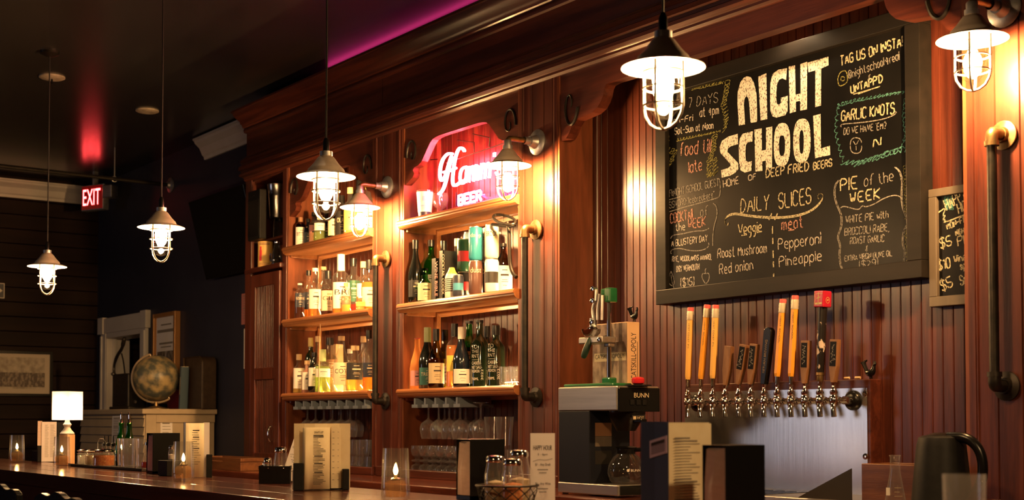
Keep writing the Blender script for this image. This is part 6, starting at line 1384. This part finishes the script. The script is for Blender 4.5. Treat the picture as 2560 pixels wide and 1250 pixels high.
pinned('white notice taped to the side of the cream cabinet', 'paper_notice', 'notice', (xq_(401, 1054), xq_(431, 1054), xq_(401, 1110), xq_(431, 1110)), 'paper_white', 6)
def yq_(u, v): return at(u, v, Y=YC0 - .018)
pinned('long white paper slip hanging on the clapboard cabinet front', 'paper_slip', 'notice', (yq_(281, 1040), yq_(305, 1039), yq_(279, 1115), yq_(304, 1115)), 'paper_white', 14)
pinned('small yellow and brown card on the clapboard cabinet front', 'picture_card', 'card', (yq_(308, 1032), yq_(326, 1031), yq_(308, 1064), yq_(326, 1064)), 'mountain_print', 0)
# globe
YG2 = 3.40; gc = at(391, 945, Y=YG2); gr = 57 * (_fw.dot(gc - Vector((0, 0, H)))) / F_PX
t = thing('globe', 'antique desk globe on a tilted brass ring on the cream cabinet', 'globe', (gc.x, YG2, ZCB + .001))
gcl = gc - t.location; gb = MB(); bmesh.ops.create_uvsphere(gb.bm, u_segments=36, v_segments=20, radius=gr, matrix=Matrix.Translation(gcl)); finish(gb, 'ball', 'globe_map', t, True)
vx = Vector((_rt.x, _rt.y, 0)).normalized()
pts = [gcl + vx * ((gr + .012) * math.cos(a)) + Vector((0, 0, (gr + .012) * math.sin(a))) for a in [math.radians(105 + i * 8.6) for i in range(24)]]
finish(MB().tube(pts, .0075, 8), 'meridian_ring', 'globe_ring', t, True)
for q in (pts[0], pts[-1]): finish(MB().tube([q, gcl + (q - gcl) * .9], .005, 8), 'axis_pin', 'globe_ring', t, True)
zb_ = gcl.z - gr - .012
finish(MB().lathe([(0, 0), (.085, 0), (.085, .006), (.05, .014), (.016, .022), (.012, zb_ + .004), (0, zb_ + .004)], (gcl.x, 0, 0), 26), 'stand', 'brass_iron', t, True)
# iron press
YP2 = 3.36; pz = ZCB + .001
def ip(u, v, Y=YP2): return at(u, v, Y=Y)
t = thing('iron_press', 'black cast iron press with curved lever standing before the white door frame', 'press', (ip(312, 1000).x, YP2, pz))
a, c = ip(297, 1000).x, ip(336, 1000).x
finish(MB().box(a, c, YP2 - .05, YP2 + .09, pz, ip(310, 935).z), 'body', 'black_iron', t, world=True, bevel=.012)
finish(MB().tube(smoothpts([ip(286, 937), ip(284, 916), ip(292, 890), ip(305, 872), ip(309, 855), ip(311, 844)], 2), [.010] * 6 + [.012] * 6 + [.016] * 4 + [.012] * 2, 8), 'lever', 'black_iron', t, True, world=True)
finish(MB().tube(smoothpts([ip(304, 884), ip(309, 905), ip(312, 934)], 1), .006, 6), 'link_rod', 'black_iron', t, True, world=True)
finish(MB().tube(smoothpts([ip(282, 935), ip(292, 940), ip(290, 975), ip(296, 1005)], 2), .014, 8), 'side_arm', 'black_iron', t, True, world=True)
for u, v in ((284, 936), (294, 973), (297, 1003), (340, 1004)): finish(MB().lathe([(0, 0), (.011, 0), (.011, .01), (0, .012)], ip(u, v, YP2 - .03), 10, (0, -1, 0)), 'bolt', 'steel_dull', t, True, world=True)
finish(MB().box(a - .03, c + .05, YP2 - .06, YP2 + .1, pz, pz + .022), 'foot', 'black_iron', t, world=True, bevel=.006)
# case, books and red box right of the globe
YS_ = 3.575; a = at(460, 1000, Y=YS_).x; c = min(at(511, 1000, Y=YS_).x, -8.475); zq = at(480, 893, Y=YS_).z
t = thing('vintage_case', 'old dark brown rounded case standing right of the globe', 'case', ((a + c) / 2, 3.56, ZCB + .001)); rr = .05
P = [(a, ZCB + .001), (c, ZCB + .001), (c, zq - rr)] + [(c - rr + rr * math.cos(k * PI / 16), zq - rr + rr * math.sin(k * PI / 16)) for k in range(1, 9)] + [(a, zq)]
finish(MB().extr([(x, YS_, z) for x, z in P], (0, .10, 0)), 'shell', 'leather', t, world=True, bevel=.006); finish(MB().tube([(x, YS_ - .002, z) for x, z in P], .004, 6, True), 'rim', 'brass_iron', t, True, world=True)
u0 = at(446, 1000, Y=3.50); t = thing('book', 'blue book leaning against the brown case', 'book', (u0.x, 3.50, ZCB + .0008)); t.rotation_euler = (0, .09, 0)
finish(MB().box(0, .026, 0, .055, 0, .29), 'cover', 'book_blue', t, bevel=.003); finish(MB().box(.003, .023, .002, .053, .2902, .2915), 'pages', 'paper_cream', t); b = MB(); b.ribbon([(.014, -.001, .1), (.014, -.001, .22)], .008, (0, -1, 0)); finish(b, 'spine_mark', 'lab_tan', t)
a, c = at(418, 1000, Y=3.60).x, at(450, 1000, Y=3.60).x; t = thing('red_box', 'dark red box half hidden behind the globe', 'box', ((a + c) / 2, 3.60, ZCB + .001)); finish(MB().box(a - (a + c) / 2, c - (a + c) / 2, 0, .06, 0, at(430, 975, Y=3.60).z - ZCB), 'box', 'book_red', t, bevel=.003)
finish(MB().box(a - (a + c) / 2 - .002, c - (a + c) / 2 + .002, -.002, .062, at(430, 975, Y=3.60).z - ZCB - .03, at(430, 975, Y=3.60).z - ZCB + .002), 'lid', 'book_red', t, bevel=.002)
# framed poster on the navy wall
f0, f1_ = -9.612, -9.172; zt_ = at(395, 785, Y=YB - .03).z; zb_ = 1.40
t = thing('framed_poster', 'tall gold framed flyer hanging on the navy wall behind the globe', 'framed poster', ((f0 + f1_) / 2, YB - .001, zb_))
for q in ((f0, f0 + .03, zb_, zt_), (f1_ - .03, f1_, zb_, zt_)): finish(MB().box(q[0], q[1], YB - .045, YB - .001, q[2], q[3]), 'frame_stile', 'gold_frame', t, world=True, bevel=.003)
for q in ((zb_, zb_ + .03), (zt_ - .03, zt_)): finish(MB().box(f0 + .03, f1_ - .03, YB - .045, YB - .001, q[0], q[1]), 'frame_rail', 'gold_frame', t, world=True, bevel=.003)
finish(MB().box(f0 + .03, f1_ - .03, YB - .022, YB - .012, zb_ + .03, zt_ - .03), 'sheet', 'paper_white', t, world=True)
zz1 = zt_ - .03; b = MB()
for z, h, w in ((.05, .010, .2), (.09, .022, .34), (.185, .014, .26), (.215, .008, .2), (.44, .008, .3), (.465, .008, .3), (.49, .008, .32), (.515, .008, .3)): b.box((f0 + f1_) / 2 - w / 2, (f0 + f1_) / 2 + w / 2, YB - .0232, YB - .0222, zz1 - z - h, zz1 - z)
finish(b, 'print', 'ink_grey', t, world=True)
for x in (f0 + .05, (f0 + f1_) / 2 + .005): finish(MB().box(x, x + .165, YB - .0232, YB - .0222, zz1 - .40, zz1 - .25), 'photo', 'photo_dark', t, world=True)
# television
T = [at(470, 506, Y=3.47), at(592, 463, Y=3.47), at(487, 706, Y=3.60), at(600, 683, Y=3.60)]
t = thing('television', 'dark wall mounted television tilted down beside the back bar', 'television', ((T[2].x + T[3].x) / 2, 3.6, (T[0].z + T[2].z) / 2))
tl, tr, bl, br = [Vector((q[0], q[1], q[2])) for q in ((T[0].x, 3.47, T[0].z), (-7.63, 3.47, T[0].z), (T[0].x, 3.60, T[2].z), (-7.63, 3.60, T[2].z))]
ex_ = (tr - tl) / 2; ez_ = (tl - bl) / 2; en = ex_.cross(ez_).normalized()
if en.y > 0: en = -en
cc = (tl + br) / 2
finish(MB().obox(cc - en * .025, ex_, en * .024, ez_), 'cabinet', 'black_plastic', t, world=True, bevel=.004); finish(MB().obox(cc + en * .0006, ex_ * .97, en * .0005, ez_ * .94), 'screen', 'tv_screen', t, world=True)
finish(MB().box(cc.x - .05, cc.x + .05, 3.57, YB - .001, cc.z - .06, cc.z + .06), 'wall_bracket', 'black_iron', t, world=True)
finish(MB().obox(br - ex_.normalized() * .03 + ez_.normalized() * .03 + en * .002, ex_.normalized() * .006, en * .001, ez_.normalized() * .003), 'power_light', 'paper_white', t, world=True)
# picture on the shiplap wall and exit arrow
xw = XE + .017; zA, zB = at(60, 878, X=xw).z, at(60, 991, X=xw).z; y1 = at(130, 930, X=xw).y; y0 = y1 - .52
t = thing('framed_photograph', 'black framed old photograph of a crowd before buildings, on the shiplap wall', 'picture', (xw, (y0 + y1) / 2, zB))
for q in ((y0, y0 + .022, zB, zA), (y1 - .022, y1, zB, zA)): finish(MB().box(xw + .0005, xw + .025, q[0], q[1], q[2], q[3]), 'frame_stile', 'black_plastic', t, world=True, bevel=.002)
for q in ((zB, zB + .022), (zA - .022, zA)): finish(MB().box(xw + .0005, xw + .025, y0 + .022, y1 - .022, q[0], q[1]), 'frame_rail', 'black_plastic', t, world=True, bevel=.002)
finish(MB().box(xw + .001, xw + .008, y0 + .022, y1 - .022, zB + .022, zA - .022), 'mat', 'mat_board', t, world=True)
finish(MB().box(xw + .008, xw + .009, y0 + .06, y1 - .06, zB + .06, zA - .05), 'photo', 'photo_pale', t, world=True); finish(MB().box(xw + .009, xw + .0096, y0 + .06, y1 - .06, zB + .075, zB + .19), 'crowd', 'photo_dark', t, world=True)
ya, za_, zb2 = at(11, 727, X=xw).y, at(6, 708, X=xw).z, at(6, 746, X=xw).z
t = thing('arrow_sign', 'small pale sign with a dark arrow on the shiplap wall, cut by the picture edge', 'sign', (xw, ya - .09, zb2))
finish(MB().box(xw + .0005, xw + .006, ya - .18, ya, zb2, za_), 'plate', 'lab_white', t, world=True, bevel=.002); finish(MB().box(xw + .006, xw + .0066, ya - .174, ya - .006, zb2 + .006, za_ - .006), 'panel', 'lab_navy', t, world=True)
zm = (za_ + zb2) / 2; b = MB(); b.extr([(xw + .0066, ya - .016, zm), (xw + .0066, ya - .05, zm + .028), (xw + .0066, ya - .05, zm + .010), (xw + .0066, ya - .16, zm + .010), (xw + .0066, ya - .16, zm - .010), (xw + .0066, ya - .05, zm - .010), (xw + .0066, ya - .05, zm - .028)], (.0006, 0, 0)); finish(b, 'arrow', 'lab_white', t, world=True)
# notices tucked beside the cupboard
def wq(u, v): return at(u, v, Y=YB - .003)
def wall_paper(lab, u, v0, v1, mat, n): a = wq(u, v0); c = wq(u, v1); x1 = a.x + .16; pinned(lab, 'paper_notice', 'notice', (a, Vector((x1, a.y, a.z)), Vector((a.x, a.y, c.z)), Vector((x1, a.y, c.z))), mat, n)
wall_paper('red paper notice on the navy wall at the cupboard edge', 604, 735, 812, 'paper_red', 10); wall_paper('white paper notice below the red one at the cupboard edge', 610, 822, 922, 'paper_white', 0)
# cupboard niche
YN_ = 3.53; zi = at(655, 604, Y=YN_).z
sh_ = finish(MB().box(CX0 + .021, CX1 - .051, YP + .05, YW - .001, zi - .012, zi), 'inner_shelf', 'cherry_h', bpy.data.objects['cupboard'], world=True)
YQ = 3.385; a, c = at(619, 560, Y=YQ).x, at(649, 560, Y=YQ).x; zq0, zq1 = at(640, 598, Y=YQ).z, at(640, 474, Y=YQ).z; hq = zq1 - zq0; xs = (a + c) / 2
t = thing('black_speaker', 'black speaker box fixed to the cupboard corner left of the metal pail', 'speaker', (xs, YQ, zq0)); w2 = (c - a) / 2
finish(MB().box(-w2, w2, 0, .045, 0, hq), 'cabinet', 'black_matte', t, bevel=.006); finish(MB().box(-w2 + .01, w2 - .01, -.003, -.0005, .02, hq - .06), 'grille', 'black_plastic', t); finish(MB().box(-.015, .015, -.0015, -.0005, hq - .035, hq - .031), 'badge', 'chrome', t)
finish(MB().box(-.02, .03, .0455, YP - .0065 - YQ, hq * .4, hq * .6), 'wall_bracket', 'black_iron', t)
pk = at(690, 545, Y=3.52); t = thing('metal_pail', 'shiny galvanised pail standing on a jar in the cupboard niche', 'pail', (pk.x, 3.525, pk.z)); hq = at(690, 463, Y=3.525).z - pk.z
finish(MB().lathe([(0, .004), (.040, .004), (.042, 0), (.044, .008), (.042, .010), (.049, hq * .62), (.051, hq * .64), (.050, hq * .67), (.056, hq - .004), (.058, hq), (.055, hq), (.04, .012), (0, .012)], n=30), 'pail_body', 'stainless', t, True)
finish(MB().tube([(.056 * math.cos(q), .056 * math.sin(q) , hq - .01 - .05 * abs(math.sin(q)) * 0) for q in [PI * k / 10 for k in range(11)]], .0016, 5), 'bail_wire', 'steel_dull', t, True)
t = thing('dark_jar', 'dark glass jar under the metal pail in the cupboard niche', 'jar', (pk.x, 3.545, zi + .001)); hj = pk.z - zi - .003
finish(MB().lathe([(0, 0), (.036, 0), (.038, .005), (.038, hj * .75), (.032, hj * .9), (.032, hj)], n=20), 'glass_body', 'glass_smoke', t, True); finish(MB().lathe([(.034, hj * .85), (.034, hj), (0, hj)], n=20), 'lid', 'black_plastic', t, True)
pk = put(661, 3.50, zn); t = thing('yellow_tin', 'yellow tin with red figure print on the lower niche shelf', 'tin', pk); hq = hgt(661, 3.50, 606, zn); r_ = .044
finish(MB().lathe([(0, 0), (r_, 0), (r_ + .001, .003), (r_, .006), (r_, hq - .006), (r_ + .001, hq - .003), (r_, hq), (0, hq)], n=26), 'tin_body', 'tin_yellow', t, True); face = math.atan2(-3.5, -pk[0]); b = MB()
for z0_, z1_, a0, a1 in ((.25, .45, -.9, -.5), (.45, .66, -.85, -.45), (.66, .8, -.78, -.52)): b.arc(r_ + .0012, hq * z0_, hq * z1_, face + a0, face + a1, 6)
b.mi = 1
for z0_ in (.08, .14, .86, .91): b.arc(r_ + .0012, hq * z0_, hq * (z0_ + .03), face - .9, face + .6, 10)
finish(b, 'print', ['lab_red', 'lab_brown'], t)
pk = put(690, 3.49, zn + .002); t = thing('glass_teapot', 'small round glass and chrome teapot on the lower niche shelf', 'teapot', pk); hq = hgt(694, 3.49, 604, zn)
finish(MB().lathe([(0, 0), (.026, 0), (.033, .012), (.035, .04), (.028, .07), (.016, hq * .8), (.014, hq - .01)], n=22), 'glass_body', 'glass_smoke', t, True); finish(MB().lathe([(.016, hq - .012), (.017, hq - .004), (.006, hq), (0, hq + .004)], n=16), 'lid', 'chrome', t, True)
finish(MB().tube(smoothpts([(-.03, -.01, .02), (-.05, -.016, .03), (-.055, -.018, .055), (-.05, -.016, .072)], 2), .006, 8), 'spout', 'chrome', t, True); finish(MB().lathe([(.0, -.002), (.034, -.002), (.036, .004), (.034, .010)], n=20), 'base_ring', 'chrome', t, True)
